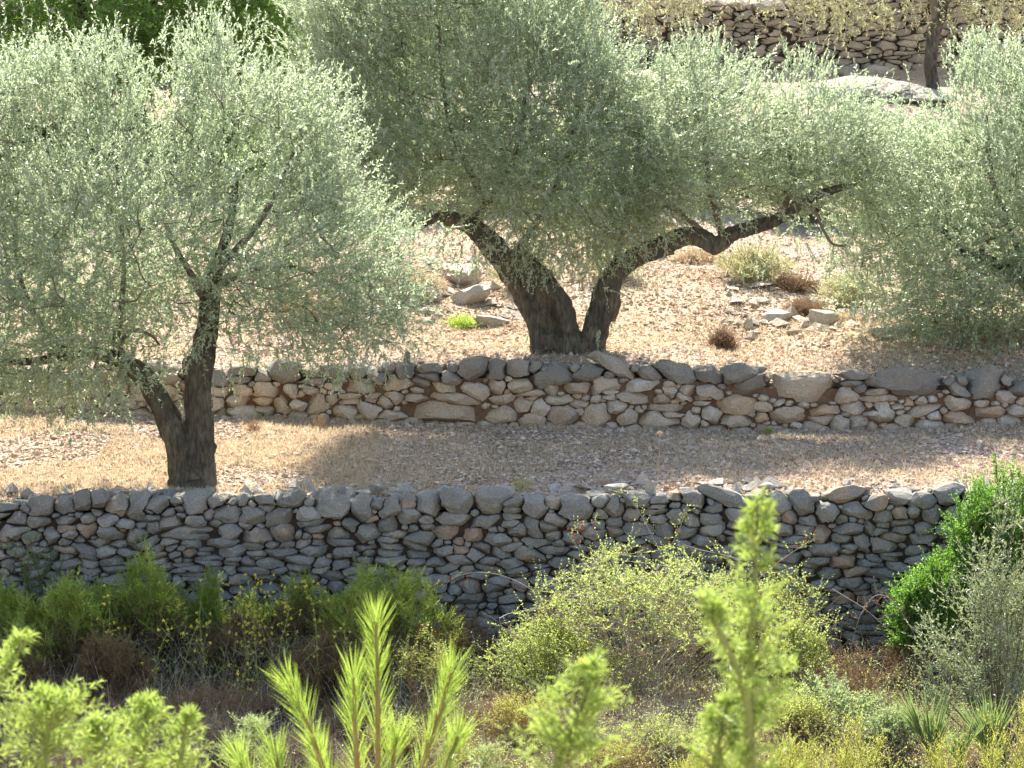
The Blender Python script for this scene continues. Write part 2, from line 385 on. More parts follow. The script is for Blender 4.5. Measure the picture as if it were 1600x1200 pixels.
# ------------------------------------------------------------------ stones and walls
def rock_geo(g, c, size, rot=0.0, seed=0, rnd=.5, cuts=6, nu=14, nv=9, rough=.12, mat=0, tilt=0.0):
    rg = np.random.default_rng(seed)
    th = np.linspace(0, 2 * math.pi, nu, endpoint=False); ph = np.linspace(-math.pi / 2, math.pi / 2, nv)
    PH, TH = np.meshgrid(ph, th, indexing='ij')
    v = np.stack([np.cos(PH) * np.cos(TH), np.cos(PH) * np.sin(TH), np.sin(PH)], -1)
    v = np.sign(v) * np.abs(v) ** .8
    v = v * (1 + rough * .25 * noise(v + seed, 9, seed + 2, 2)[..., None] + rough * noise(v + seed * 3.1, 1.4, seed)[..., None] + rough * .5 * noise(v + seed, 3.5, seed + 1)[..., None])
    for _ in range(cuts):
        n = norm(rg.normal(size=3)); d = v @ n; lim = rg.uniform(.5, .82) * d.max()
        v = v - np.maximum(d - lim, 0)[..., None] * n
    v = v * (np.asarray(size) * .5)
    ct, st = math.cos(tilt), math.sin(tilt)
    v = np.stack([v[..., 0] * ct - v[..., 2] * st, v[..., 1], v[..., 0] * st + v[..., 2] * ct], -1)
    c_, s_ = math.cos(rot), math.sin(rot)
    v = np.stack([v[..., 0] * c_ - v[..., 1] * s_, v[..., 0] * s_ + v[..., 1] * c_, v[..., 2]], -1) + np.asarray(c)
    idx = np.arange(nu * nv).reshape(nv, nu)
    f = np.stack([idx[:-1], np.roll(idx, -1, 1)[:-1], np.roll(idx, -1, 1)[1:], idx[1:]], -1).reshape(-1, 4)
    g.add(v.reshape(-1, 3), f, rnd, mat)

def wall_stones(g, x0, x1, top, base, Y, rows, special=(), seed=1, gap=.003, capdepth=0.0, capmat=0, bulge=.06, protr=.035, chink=.023):
    rg = np.random.default_rng(seed)
    S = [(*s, 1) for s in special]         # cx, cz, w, h, rot
    def clash(x, z):
        for s in special:
            if abs(x - s[0]) < s[2] * .5 and abs(z - s[1]) < s[3] * .5: return True
        return False
    d = 0; ri = 0
    maxd = max(top(xx) - base(xx) for xx in np.linspace(x0, x1, 40)) + .1
    while d < maxd:
        hr, wr = rows(d); h = rg.uniform(*hr)
        x = x0 - rg.uniform(0, .3)
        while x < x1:
            ww = rg.uniform(*wr) * (1.35 if rg.random() < .12 else 1)
            cx = x + ww / 2; z = top(cx) - d - h / 2 + rg.normal() * h * .26
            if z > base(cx) - h * .4 and not clash(cx, z):
                if rg.random() < .16 and h > .09:     # two flat stones in place of one
                    S.append((cx, z + h * .25, ww, h * .5, rg.normal() * .06, 0)); S.append((cx + rg.normal() * .03, z - h * .25, ww * .8, h * .48, rg.normal() * .06, 0))
                else:
                    S.append((cx, z + (rg.uniform(-.03, .02) if ri == 0 else 0), ww * rg.uniform(.8, 1.15), h * rg.uniform(.75, 1.3), rg.normal() * .18, 0))
            x += ww
        d += h * .97; ri += 1
    # chinking stones: fill the largest voids between the stones
    A_ = np.array(S); GX, GZ = np.meshgrid(np.arange(x0, x1, .022), np.arange(min(base(x0), base(x1)) - .05, max(top(x) for x in np.linspace(x0, x1, 40)), .022))
    gp = np.stack([GX.ravel(), GZ.ravel()], -1); gp = gp[gp[:, 1] < top(gp[:, 0]) - .03]; gp = gp[gp[:, 1] > np.array(base(gp[:, 0]))]
    void = np.full(len(gp), 9.0)
    def upd(st):
        k = np.where((np.abs(gp[:, 0] - st[0]) < st[2] + .15) & (np.abs(gp[:, 1] - st[1]) < st[3] + .15))[0]
        dx, dz = gp[k, 0] - st[0], gp[k, 1] - st[1]; c_, s_ = math.cos(st[4]), math.sin(st[4])
        a = (dx * c_ + dz * s_) / (st[2] / 2); b = (-dx * s_ + dz * c_) / (st[3] / 2)
        dd = ((np.abs(a) ** 2.6 + np.abs(b) ** 2.6) ** (1 / 2.6) - 1) * min(st[2], st[3]) * .5
        void[k] = np.minimum(void[k], dd)
    for st in A_: upd(st)
    for _ in range(900):
        j = int(np.argmax(void)); r_ = void[j]
        if r_ < chink: break
        r_ = min(r_, .11); st = (gp[j, 0], gp[j, 1], r_ * rg.uniform(2.3, 3.4), r_ * rg.uniform(1.5, 2.1), rg.normal() * .3, 0); S.append(st); upd(st)
    S = np.array(S); n = len(S); q = 3.5
    C = S[:, :2]; hw = S[:, 2:4] / 2; cr, sr = np.cos(S[:, 4]), np.sin(S[:, 4])
    KP = 7; pa_ = np.arange(KP) / KP * 2 * math.pi + rg.uniform(0, 6.28, (n, 1)) + rg.normal(size=(n, KP)) * .22
    PX, PZ = np.cos(pa_), np.sin(pa_); PL = rg.uniform(.74, 1.02, (n, KP))
    def dist(p, i):                        # p (...,2), i array of stones (k) -> (...,k)
        dx = p[..., None, 0] - C[i, 0]; dz = p[..., None, 1] - C[i, 1]
        a = (dx * cr[i] + dz * sr[i]) / hw[i, 0]; b = (-dx * sr[i] + dz * cr[i]) / hw[i, 1]
        dq = (np.abs(a) ** q + np.abs(b) ** q) ** (1 / q)
        dp = ((a[..., None] * PX[i] + b[..., None] * PZ[i]) / PL[i]).max(-1)
        return np.maximum(dp, dq * .9)
    N = 32; th = np.linspace(0, 2 * math.pi, N, endpoint=False)
    ts = np.linspace(.15, 2.3, 56)
    for i in range(n):
        near = np.where((np.abs(C[:, 0] - C[i, 0]) < hw[:, 0] + hw[i, 0] * 1.5 + .12) & (np.abs(C[:, 1] - C[i, 1]) < hw[:, 1] + hw[i, 1] * 1.6 + .12))[0]
        near = near[near != i]
        lx = np.cos(th) * hw[i, 0]; lz = np.sin(th) * hw[i, 1]
        ux = lx * cr[i] - lz * sr[i]; uz = lx * sr[i] + lz * cr[i]
        pt = C[i] + np.stack([ux, uz], -1)[None] * ts[:, None, None]
        di = dist(pt, np.array([i]))[..., 0]
        ok = (di < 2.3)
        if len(near): ok &= di < dist(pt, near).min(-1)
        bad = ~ok; k = np.where(bad.any(0), bad.argmax(0), len(ts) - 1)
        t = ts[np.maximum(k, 0)] - (ts[1] - ts[0]) * .5
        ulen = np.hypot(ux, uz)
        r = np.maximum(np.minimum(t * ulen, 1.9 * ulen + .03) - gap * rg.uniform(.5, 2.0), .12 * ulen)
        for _ in range(1): r = .14 * np.roll(r, 1) + .72 * r + .14 * np.roll(r, -1)
        r = r * (1 + .035 * rg.normal(size=N))
        dirx, dirz = ux / ulen, uz / ulen
        bx, bz = r * dirx, r * dirz
        small = min(hw[i, 0], hw[i, 1]) * 2
        bl = min(bulge, small * .42) * rg.uniform(.7, 1.2); pr = rg.uniform(-protr, protr)
        tx, tz = rg.normal() * .12, rg.normal() * .15
        istop = C[i, 1] > top(C[i, 0]) - .30
        back = .30 if istop else .12
        rings = [(.82, back), (.97, back * .8), (1.0, .03), (1.0, 0), (.98, -bl * .45), (.935, -bl * .78), (.82, -bl * .95), (.5, -bl), (.22, -bl * 1.02)]
        V = []
        for sc_, yy in rings:
            V.append(np.stack([bx * sc_, np.full(N, yy), bz * sc_], -1))
        V = np.array(V)
        if istop: V[:2, :, 2] *= .8
        fr = V[..., 1] < .02
        V[..., 1] += np.where(fr, V[..., 0] * tx + V[..., 2] * tz, 0)
        nz = noise(V + [C[i, 0], i * 1.7, C[i, 1]], 1 / max(small, .08) * .9, seed, 2)
        V = V + norm(V + 1e-6) * (nz * small * .10)[..., None]
        for _ in range(10):
            nn = norm(np.array([rg.normal() * .9, -1.0, rg.normal() * 1.0])); dd = V @ nn; mx = dd.max(); lim = mx * rg.uniform(.55, .85)
            V = V - np.maximum(dd - lim, 0)[..., None] * nn
        nn = norm(np.array([rg.normal() * .16, -1.0, rg.normal() * .2 + .1])); dd = V @ nn; lim = dd.max() * rg.uniform(.62, .85)
        V = V - (np.maximum(dd - lim, 0) * .85)[..., None] * nn
        V = V + (noise(V * 1.0 + [i * .37, 0, C[i, 1]], 38, seed + 9, 2) * .0022)[..., None]
        V = V + [C[i, 0], Y + pr, C[i, 1]]
        m = len(rings); idx = np.arange(m * N).reshape(m, N)
        f = np.stack([idx[:-1], idx[1:], np.roll(idx, -1, 1)[1:], np.roll(idx, -1, 1)[:-1]], -1).reshape(-1, 4)
        mat = capmat if (capdepth and C[i, 1] > top(C[i, 0]) - capdepth * rg.uniform(.7, 1.3)) else 0
        rr = float(np.clip(rg.normal(.5, .32), 0, 1)); k0 = g.n
        g.add(V.reshape(-1, 3), f, rr, mat)
        g.add(np.vstack([V[-1], V[-1].mean(0)]), np.array([[a, N, (a + 1) % N] for a in range(N)]), rr, mat)
        g.add(np.vstack([V[0], V[0].mean(0)]), np.array([[a, (a + 1) % N, N] for a in range(N)]), rr, mat)
    return n

def make_wall(name, label, x0, x1, top, base, Y, mats, rows, special, seed, capdepth=0, toprocks=60, rocksize=.2, gap=.003, toprise=.0, hide=None):
    o = thing(name, label, "stone wall", (0, Y, float(base(0))))
    g = Geo()
    wall_stones(g, x0, x1, top, base, Y, rows, special, seed, gap, capdepth, 1 if capdepth else 0)
    rg = np.random.default_rng(seed + 50)
    for _ in range(toprocks):
        x = rg.uniform(x0, x1); s = rocksize * rg.uniform(.5, 1.3)
        rock_geo(g, (x, Y + rg.uniform(.12, .5), float(top(x)) - .02 + rg.uniform(-.03, .03) + toprise), (s * rg.uniform(1, 1.6), s, s * rg.uniform(.4, .6)), rg.uniform(0, 3), int(rg.integers(1e6)), float(rg.uniform(0, 1)), mat=1 if capdepth else 0)
    st = g.build("stonework", mats, o, smooth=False, origin=o.location)
    # earth and rubble packed behind the face
    g = Geo(); xs = np.linspace(x0, x1, 60)
    t = np.array([top(x) for x in xs]) - .14; b = np.array([base(x) for x in xs]) - .3
    v = []
    for yy, zz in ((Y + .07, b), (Y + .07, t), (Y + .29, t), (Y + .29, b)): v.append(np.stack([xs, np.full_like(xs, yy), zz], -1))
    v = np.array(v).transpose(1, 0, 2); k = np.arange(len(xs) * 4).reshape(-1, 4)
    f = np.concatenate([np.stack([k[:-1, a], k[1:, a], k[1:, (a + 1) % 4], k[:-1, (a + 1) % 4]], -1) for a in range(4)])
    g.add(v.reshape(-1, 3), f); g.add(v[0], [[0, 1, 2, 3]]); g.add(v[-1], [[3, 2, 1, 0]])
    g.build("earth_fill", mats[2] if len(mats) > 2 else M_fill, o, origin=o.location)
    return o

def SP(Y, items):
    out = []
    for (px, py, wp, hp, rot) in items:
        p = P(px, py, Y); out.append((p[0], p[2], wp * (.85 if Y < 1 else 1) / scale(Y), hp * (.72 if Y < 1 and hp > 30 else .88) / scale(Y), rot))
    return out

rows1 = lambda d: ((.13, .19), (.13, .34)) if d < .05 else (((.11, .17), (.14, .32)) if d < .34 else ((.07, .125), (.13, .36)))
spec1 = SP(W1, [(522, 795, 75, 52, .0), (563, 797, 36, 42, 0), (300, 788, 48, 30, .05), (360, 803, 52, 30, -.05), (215, 798, 42, 48, -.5), (670, 792, 56, 40, 0), (715, 790, 50, 44, -.3),
                (768, 792, 48, 46, .1), (900, 800, 60, 44, .2), (1215, 792, 50, 36, .0), (1290, 800, 46, 52, 0), (1284, 835, 34, 46, 0), (640, 806, 46, 36, 0), (485, 806, 44, 36, .2), (840, 798, 38, 40, -.3),
                (300, 840, 110, 12, .02), (295, 828, 80, 14, 0), (1300, 858, 60, 22, 0), (1348, 850, 30, 30, -.4), (735, 915, 50, 28, -.1), (1320, 880, 52, 26, 0)])
make_wall("dry_stone_wall", "grey dry stone wall in shade, nearest and lowest of the terrace walls, below the forked olive trunk", -7, 7, T1,
          lambda x: -1.68 - .03 * abs(x), W1, [M_stone1], rows1, spec1, 11, 0, 110, .17)
rows2 = lambda d: ((.12, .17), (.18, .36)) if d < .1 else ((.12, .18), (.16, .4))
spec2 = SP(W2, [(695, 644, 112, 34, -.05), (611, 650, 52, 16, 0), (710, 622, 74, 24, -.2), (785, 650, 50, 28, .1), (832, 656, 40, 22, 0), (882, 648, 46, 36, 0), (932, 647, 50, 38, 0), (980, 655, 34, 30, 0),
                (1030, 656, 68, 28, .03), (1078, 658, 30, 24, 0), (1148, 632, 72, 30, 0), (1168, 602, 60, 30, -.05), (1258, 610, 116, 40, -.05), (1408, 603, 118, 30, -.06), (1540, 610, 56, 44, .15),
                (1230, 648, 50, 28, 0), (1315, 662, 40, 20, 0), (1147, 656, 48, 22, -.1), (1495, 628, 44, 26, 0), (1545, 645, 66, 20, .03), (1500, 655, 44, 24, 0), (1345, 608, 24, 16, 0),
                (440, 632, 40, 34, 0), (492, 632, 44, 34, 0), (410, 640, 44, 20, 0), (905, 605, 50, 22, .05), (815, 602, 34, 30, 0), (775, 603, 28, 34, -.5), (990, 620, 60, 24, 0), (1285, 655, 40, 22, 0)])
make_wall("dry_stone_wall", "low ochre dry stone wall with darker top, in front of the V-shaped olive", -7.5, 7.5, T2,
          B2, W2, [M_stone2, M_cap2, M_fill2], rows2, spec2, 27, .17, 90, .12)
rows3 = lambda d: ((.09, .15), (.16, .42))
make_wall("dry_stone_wall", "far pinkish dry stone wall at the top of the slope, behind the thin leaning trunk", -11, 11.5, T3, B3, W3, [M_stone3],
          rows3, [], 31, 0, 60, .3, gap=.006)

def rock_thing(name, label, px, py, Y, wp, hp, mat, depth=None, group=None, seed=0, rot=0, tilt=0, sink=.25, cuts=7, cat="rock"):
    """a stone lying with its centre near the pixel; resting on what is below it"""
    s = scale(Y); p = P(px, py, Y); w_, h_ = wp / s, hp / s
    g = Geo(); rock_geo(g, (0, 0, 0), (w_, depth or w_ * .7, h_), rot, seed + 5, random.random(), cuts, 22, 14, .16, tilt=tilt)
    o = g.build(name, mat, smooth=True); o.location = tuple(p)
    return tag(o, label, cat, group)
L1 = "loose stones on the nearest wall"
for i, a in enumerate([("dark rounded loose stone on the nearest wall, above the triangular stone", 590, 764, .1, 30, 15), ("small tilted stone on the nearest wall, right of the forked trunk", 534, 769, .08, 20, 17),
          ("pale upright pointed stone on the nearest wall, under the dry seed head", 1016, 763, .15, 24, 32), ("flat pale slab lying on the nearest wall, left of the tall juniper tip", 960, 762, .12, 46, 12),
          ("flat brownish stone lying on the nearest wall, right of the tall juniper tip", 1196, 760, .14, 36, 13), ("pale knob of rock on the nearest wall, below the right end of the ochre wall", 1322, 757, .14, 22, 18),
          ("long low pale stone on the nearest wall, right of the upright pointed one", 1120, 767, .16, 40, 15)]):
    rock_thing("loose_stone", a[0], a[1], a[2], a[3], a[4], a[5], M_stone1 if i < 2 else M_rock, group=L1, seed=i * 7, rot=i, tilt=.1 * (i % 3 - 1), cat="stone")
for i, a in enumerate([("dark loose stone on top of the ochre wall, right of centre", 1187, 579, W2 + .15, 26, 15), ("flat dark stone on the ochre wall above its long capstone", 1250, 588, W2 + .1, 52, 9),
          ("small dark stone on the ochre wall near the big right-hand slab", 1400, 583, W2 + .12, 18, 13), ("broad rounded stone standing on the ochre wall, right of the V-shaped trunk", 1043, 572, W2 + .12, 44, 22),
          ("little upright stone on the ochre wall, left of the V-shaped trunk", 636, 558, W2 + .15, 14, 22)]):
    rock_thing("loose_stone", a[0], a[1], a[2], a[3], a[4], a[5], M_cap2, group="loose stones on the ochre wall", seed=50 + i * 3, rot=i * .7, cat="stone")
def on_slope(name, label, px, Y, wm, dm, hm, seed, rot=0, tilt=0, mat=None, group="rocks on the bare slope"):
    rg_ = .5 if name == 'rock_ledge' else .28
    x = P(px, 500, Y)[0]; g = Geo(); rock_geo(g, (0, 0, 0), (wm, dm, hm), rot, seed, random.random(), 16, 60, 40, rg_, tilt=tilt)
    o = g.build(name, mat or M_rock, smooth=True); o.location = (x, Y, Hs(x, Y) + hm * .1); return tag(o, label, "rock", group)
on_slope("boulder", "large pale flat boulder at the foot of the right-hand olive", 1392, 6.6, .55, .5, .22, 3, .2)
on_slope("boulder", "pale boulder half buried in the slope right of the V-shaped trunk", 1212, 7.6, .5, .5, .34, 4, .5)
on_slope("boulder", "reddish pale boulder beside dry weeds on the slope", 1285, 7.3, .42, .45, .3, 5, 1.1)
on_slope("boulder", "small rounded rock between the two larger slope boulders", 1248, 7.5, .22, .22, .16, 6, 2)
on_slope("boulder", "greyish rock in the shade left of the right-hand olive", 1330, 7.9, .4, .4, .26, 8, .8)
on_slope("boulder", "flat white rock slab left of the V-shaped trunk, uppermost", 720, 9.2, .6, .6, .42, 9, .3)
on_slope("boulder", "pale wedge-shaped rock left of the V-shaped trunk", 738, 8.2, .55, .6, .34, 10, -.2, .2)
on_slope("boulder", "low grey rock left of the V-shaped trunk, nearest the ochre wall", 772, 7.3, .5, .4, .2, 12, .1)
on_slope("boulder", "tan rock seen through leaves between the two main olives", 660, 8.4, .5, .5, .36, 13, .7)
on_slope("boulder", "pale rock beneath the right limb of the V-shaped olive", 1020, 11.5, .6, .6, .5, 14, .7)
for i, (px, Y, a, b_, c, lab) in enumerate([(1030, 22.6, 1.5, 1.6, .5, "white sunlit rock ledge below the far wall, left end"), (1120, 22.9, 1.0, 1.4, .4, "white sunlit rock ledge behind the olive spire"),
        (1335, 22.6, 1.9, 1.8, .5, "broad white sunlit rock ledge left of the thin leaning trunk"), (1410, 22.2, 1.2, 1.6, .4, "pale rock shelf at the foot of the thin leaning trunk"),
        (1045, 24.3, .55, .5, .5, "grey round boulder against the far wall"), (1372, 24.4, .5, .5, .42, "grey boulder against the far wall above the broad ledge"), (1320, 24.5, .7, .4, .25, "low grey stone against the far wall"),
        (1462, 22.0, .3, .3, .22, "small grey stone touching the foot of the thin leaning trunk")]):
    on_slope("rock_ledge" if i < 4 else "boulder", lab, px, Y, a, b_, c, 30 + i, i * .3, mat=M_rock if i < 4 else M_stone3, group="rocks below the far wall")

# gravel, straw and litter on the ground
def gravel(name, label, regions, smin, smax, mat, seed):
    rg = np.random.default_rng(seed); g = Geo()
    oc = np.array([[1, 0, 0], [0, 1, 0], [-1, 0, 0], [0, -1, 0], [0, 0, 1], [0, 0, -1]], float)
    fc = np.array([[0, 1, 4], [1, 2, 4], [2, 3, 4], [3, 0, 4], [1, 0, 5], [2, 1, 5], [3, 2, 5], [0, 3, 5]])
    for (x0, x1, y0, y1, n) in regions:
        x = rg.uniform(x0, x1, n); y = rg.uniform(y0, y1, n); z = H(x, y)
        s = smin + (smax - smin) * rg.random(n) ** 3
        v = oc[None] * (s[:, None, None] * .5) * np.stack([rg.uniform(.7, 1.4, n), rg.uniform(.6, 1.1, n), rg.uniform(.35, .8, n)], -1)[:, None]
        v = v + rg.normal(size=v.shape) * s[:, None, None] * .09
        a = rg.uniform(0, 6.28, n); c_, s_ = np.cos(a)[:, None], np.sin(a)[:, None]
        v = np.stack([v[..., 0] * c_ - v[..., 1] * s_, v[..., 0] * s_ + v[..., 1] * c_, v[..., 2]], -1)
        v = v + np.stack([x, y, z + s * .12], -1)[:, None]
        f = (fc[None] + (np.arange(n) * 6)[:, None, None]).reshape(-1, 3)
        g.add(v.reshape(-1, 3), f, np.repeat(rg.uniform(0, 1, n), 6))
    o = g.build(name, mat); tag(o, label, "gravel", kind="stuff")
gravel("gravel", "pinkish grey pebbles covering the terraces", [(-7.5, 7.5, .3, W2, 25000), (-9, 10, W2 + .3, 11, 30000), (-12, 14, 11, 24.5, 16000)], .018, .085, M_pebble, 5)
gravel("rubble", "loose angular rubble lying on the slope below the right-hand olive and left of the V-shaped trunk", [(2.6, 5.4, 6.8, 9.6, 420), (-2.2, .2, 7.2, 10.5, 260), (-5.4, 5.4, .35, .9, 260)], .05, .26, M_rock, 6)

def strew(name, label, cat, regions, L, W, mat, seed, up=.15, thr=-9, fr=.8):
    rg = np.random.default_rng(seed); g = Geo()
    for (x0, x1, y0, y1, n) in regions:
        x = rg.uniform(x0, x1, n); y = rg.uniform(y0, y1, n)
        k = noise(np.stack([x, y, 0 * x], -1), fr, seed, 2) > thr
        x, y = x[k], y[k]; n_ = len(x); z = H(x, y)
        if up < .4:
            ax = norm(np.stack([rg.normal(size=n_), rg.normal(size=n_), np.abs(rg.normal(size=n_)) * up], -1))
        else:
            ax = norm(np.stack([rg.normal(size=n_) * .4, rg.normal(size=n_) * .4, np.ones(n_) * up], -1))
        nr = norm(rg.normal(size=(n_, 3)) + [0, 0, .6])
        l = L * rg.uniform(.4, 1.2, n_)
        leaf_quads(g, np.stack([x, y, z + .003], -1), ax, nr, l, np.full(n_, W), rg.uniform(0, 1, n_), .1)
    o = g.build(name, mat); tag(o, label, cat, kind="stuff")
strew("leaf_litter", "curled fallen olive leaves scattered over the stony ground", "leaf litter", [(-7.5, 7.5, .3, W2, 42000), (-9, 10, W2 + .3, 13, 70000), (-7.5, 7.5, -5.5, 0, 26000)], .05, .018, M_litter, 8, .35)
strew("leaf_drift", "reddish brown drifts of fallen leaves under the olives and along the ochre wall", "leaf litter", [(-7, 7, .4, W2, 15000), (-7, 7, W2 + .3, 10, 26000)], .05, .018, M_dead, 28, .35, .25, .7)
strew("dry_grass", "short bleached orange dry grass on the terraces", "dry grass", [(-7.5, -1.5, .3, W2, 60000), (-1.5, 7.5, .3, W2, 38000), (-9, 10, W2 + .3, 7.5, 46000), (-9, 10, 7.5, 14, 40000)], .06, .006, M_straw, 9, 1.0, -.35)

# ------------------------------------------------------------------ trees
def inside(poly, p):
    x, y = p[:, 0], p[:, 1]; r = np.zeros(len(p), bool); n = len(poly)
    for i in range(n):
        (x0, y0), (x1, y1) = poly[i], poly[(i + 1) % n]
        c = ((y0 > y) != (y1 > y)) & (x < (x1 - x0) * (y - y0) / (y1 - y0 + 1e-12) + x0); r ^= c
    return r
def edge_dist(poly, p):
    d = np.full(len(p), 1e9); n = len(poly)
    for i in range(n):
        a = np.array(poly[i]); b = np.array(poly[(i + 1) % n]); ab = b - a
        t = np.clip(((p - a) @ ab) / (ab @ ab + 1e-12), 0, 1); d = np.minimum(d, np.linalg.norm(p - a - t[:, None] * ab, axis=1))
    return d
def crown_points(polypx, Y, n, depth, seed, clump=.0):
    """points through a crown volume: traced outline inflated to a real depth"""
    rg = np.random.default_rng(seed)
    poly = [tuple(P(a, b, Y)[[0, 2]]) for a, b in polypx]
    pa = np.array(poly); lo, hi = pa.min(0), pa.max(0); out = []
    while len(out) < n * 3:
        p = rg.uniform(lo, hi, (n * 3, 2)); p = p[inside(poly, p)]
        e = edge_dist(poly, p); t = depth * np.sqrt(np.clip(1 - (1 - np.clip(e / 1.5, 0, 1)) ** 2, 0.02, 1))
        y = Y + rg.uniform(-1, 1, len(p)) * t
        q = np.stack([p[:, 0], y, p[:, 1]], -1)
        if clump: q = q[noise(q, 1.1, seed, 2) > -clump + rg.normal(size=len(q)) * .25]
        out += list(q)
    out = np.array(out); sel = [0]; dm = np.linalg.norm(out - out[0], axis=1)      # even spread: best of a few candidates
    while len(sel) < min(n, len(out)):
        c = rg.integers(0, len(out), 5); j = c[np.argmax(dm[c])]; sel.append(j); dm = np.minimum(dm, np.linalg.norm(out - out[j], axis=1))
    return out[sel]

def branches(gw, skel, targets, seed, rmin=.006, rk=.011, sides=5, maxr=.045):
    """grow forking branches from the limbs towards each bough"""
    rg = np.random.default_rng(seed)
    nodes = np.array(skel); T = targets.copy()
    d0 = np.array([np.min(np.linalg.norm(nodes - t, axis=1)) for t in T]); order = np.argsort(d0)
    for i in order:
        t = T[i]; dv = t - nodes; dd = np.linalg.norm(dv, axis=1) + np.maximum(0, -dv[:, 2]) * .8
        a = nodes[np.argmin(dd)]; L = np.linalg.norm(t - a)
        if L < .05: continue
        m1 = a + (t - a) * .35 + rg.normal(size=3) * .08 * L + [0, 0, -.04 * L]; m2 = a + (t - a) * .7 + rg.normal(size=3) * .07 * L
        r0 = min(maxr, rmin + rk * L)
        c = tube(gw, [a, m1, m2, t], [r0, r0 * .8, r0 * .6, rmin * .7], sides, 0, 0, close=False, res=3)
        nodes = np.vstack([nodes, c[2:]])
    return nodes

def gnarly(gw_limbs, name, mat, parent, voxel=.018, disp=.03, origin=None):
    g = Geo()
    allc = []
    for k, (pts, rad) in enumerate(gw_limbs):
        allc.append(tube(g, pts, rad, 26, .13, k * 3 + 1, res=8))
    o = g.build(name, mat, parent, smooth=True, origin=origin)
    m = o.modifiers.new("remesh", 'REMESH'); m.mode = 'VOXEL'; m.voxel_size = voxel; m.use_smooth_shade = True
    tx = bpy.data.textures.new("gnarl", 'CLOUDS'); tx.noise_scale = .16; tx.noise_depth = 3
    d = o.modifiers.new("gnarl", 'DISPLACE'); d.texture = tx; d.strength = disp; d.mid_level = .5; d.texture_coords = 'LOCAL'
    tx2 = bpy.data.textures.new("furrow", 'MUSGRAVE') if False else bpy.data.textures.new("furrow", 'CLOUDS'); tx2.noise_scale = .045; tx2.noise_depth = 2
    d2 = o.modifiers.new("furrow", 'DISPLACE'); d2.texture = tx2; d2.strength = disp * .45; d2.mid_level = .5; d2.texture_coords = 'LOCAL'
    return o, np.vstack(allc)

def limb(items, Y, dys=None):
    """pixel-traced limb: (px, py, radius px[, dy])"""
    s = scale(Y); pts = [P(i[0], i[1], Y + (i[3] if len(i) > 3 else 0)) for i in items]; return pts, [i[2] / s for i in items]

def olive(label, Y, base_px, limbs, polys, seed, mats=(None, None, None), nb=150, per=24, k=26, depth=1.5, L=.060, W=.021, disp=.022, name="olive_tree", spires=(), fringe=None, group=None, voxel=.017, cat="olive tree", spread=.23, tl=(.22, .5), fk=.55):
    lm, bm, tm = mats[0] or M_olive, mats[1] or M_bark, mats[2] or M_twig
    b = P(base_px[0], base_px[1], Y); b[2] = Hs(b[0], Y)
    o = thing(name, label, cat, b, group)
    thin = [limb(l, Y) for l in limbs if max(i[2] for i in l) <= 10]
    LB = [limb(l, Y) for l in limbs if max(i[2] for i in l) > 10]
    tr, sk = gnarly(LB, "trunk", bm, o, voxel, disp, origin=b)
    rg = np.random.default_rng(seed)
    T = []
    tot = sum(p[1] for p in polys)
    for j, (poly, wgt) in enumerate(polys):
        T.append(crown_points(poly, Y, int(nb * wgt / tot), depth, seed + j * 9, .35))
    T = np.vstack(T); cen = T.mean(0)
    gw = Geo()
    for pts, rad in thin: sk = np.vstack([sk, tube(gw, pts, np.array(rad) * .8, 8, .08, 3, res=6)])
    branches(gw, sk, T, seed)
    gl = Geo(); gs = Geo()
    n = len(T) * per
    st = np.repeat(T, per, 0) + RG.normal(size=(n, 3)) * [spread, spread, spread * .85]
    outd = norm(st - cen); hgt = np.clip((st[:, 2:3] - cen[2]) / 1.6, -1, 1)
    d = norm(outd * .45 + np.array([0, 0, 1]) * (.55 + .45 * hgt) + RG.normal(size=(n, 3)) * .42)
    twigs(gl, gw, st, d, RG.uniform(tl[0], tl[1], n), k, L, W, .78, droop=.10, rstem=.0022, bend=.22, jit=.5, upn=.7)
    # tall upright shoots along the top of the crown
    for (px, py, n_) in spires:
        c = P(px, py, Y + rg.uniform(-.6, .6))
        s0 = c + np.stack([rg.normal(size=n_) * .10, rg.normal(size=n_) * .2, -rg.uniform(.1, .8, n_)], -1)
        s0[:, 0] += (s0[:, 2] - c[2]) * rg.normal() * .12
        dd = norm(np.stack([rg.normal(size=n_) * .22, rg.normal(size=n_) * .22, np.ones(n_)], -1))
        twigs(gl, gw, s0, dd, rg.uniform(.2, .42, n_), k, L, W, .5, droop=.0, rstem=.003, bend=.08, jit=.25)
    # hanging twigs along the lower fringe
    if fringe:
        for (px, py, n_, rx, drop) in fringe:
            n_ = max(3, int(n_ * fk)); py -= 18
            c = P(px, py, Y + rg.uniform(-.9, .5)); s = scale(Y)
            s0 = c + np.stack([rg.uniform(-1, 1, n_) * rx / s, rg.uniform(-.5, .5, n_), rg.uniform(-.2, .3, n_) * drop], -1)
            dd = norm(np.stack([rg.normal(size=n_) * .35, rg.normal(size=n_) * .35, -np.ones(n_) * .8], -1))
            twigs(gl, gw, s0, dd, rg.uniform(.25, .5, n_) * drop * 1.4, k, L, W, .6, droop=.3, rstem=.0022, bend=.15, jit=.3)
    gw.build("branches", tm, o, smooth=True, origin=b)
    gl.build("crown", lm, o, origin=b)
    return o

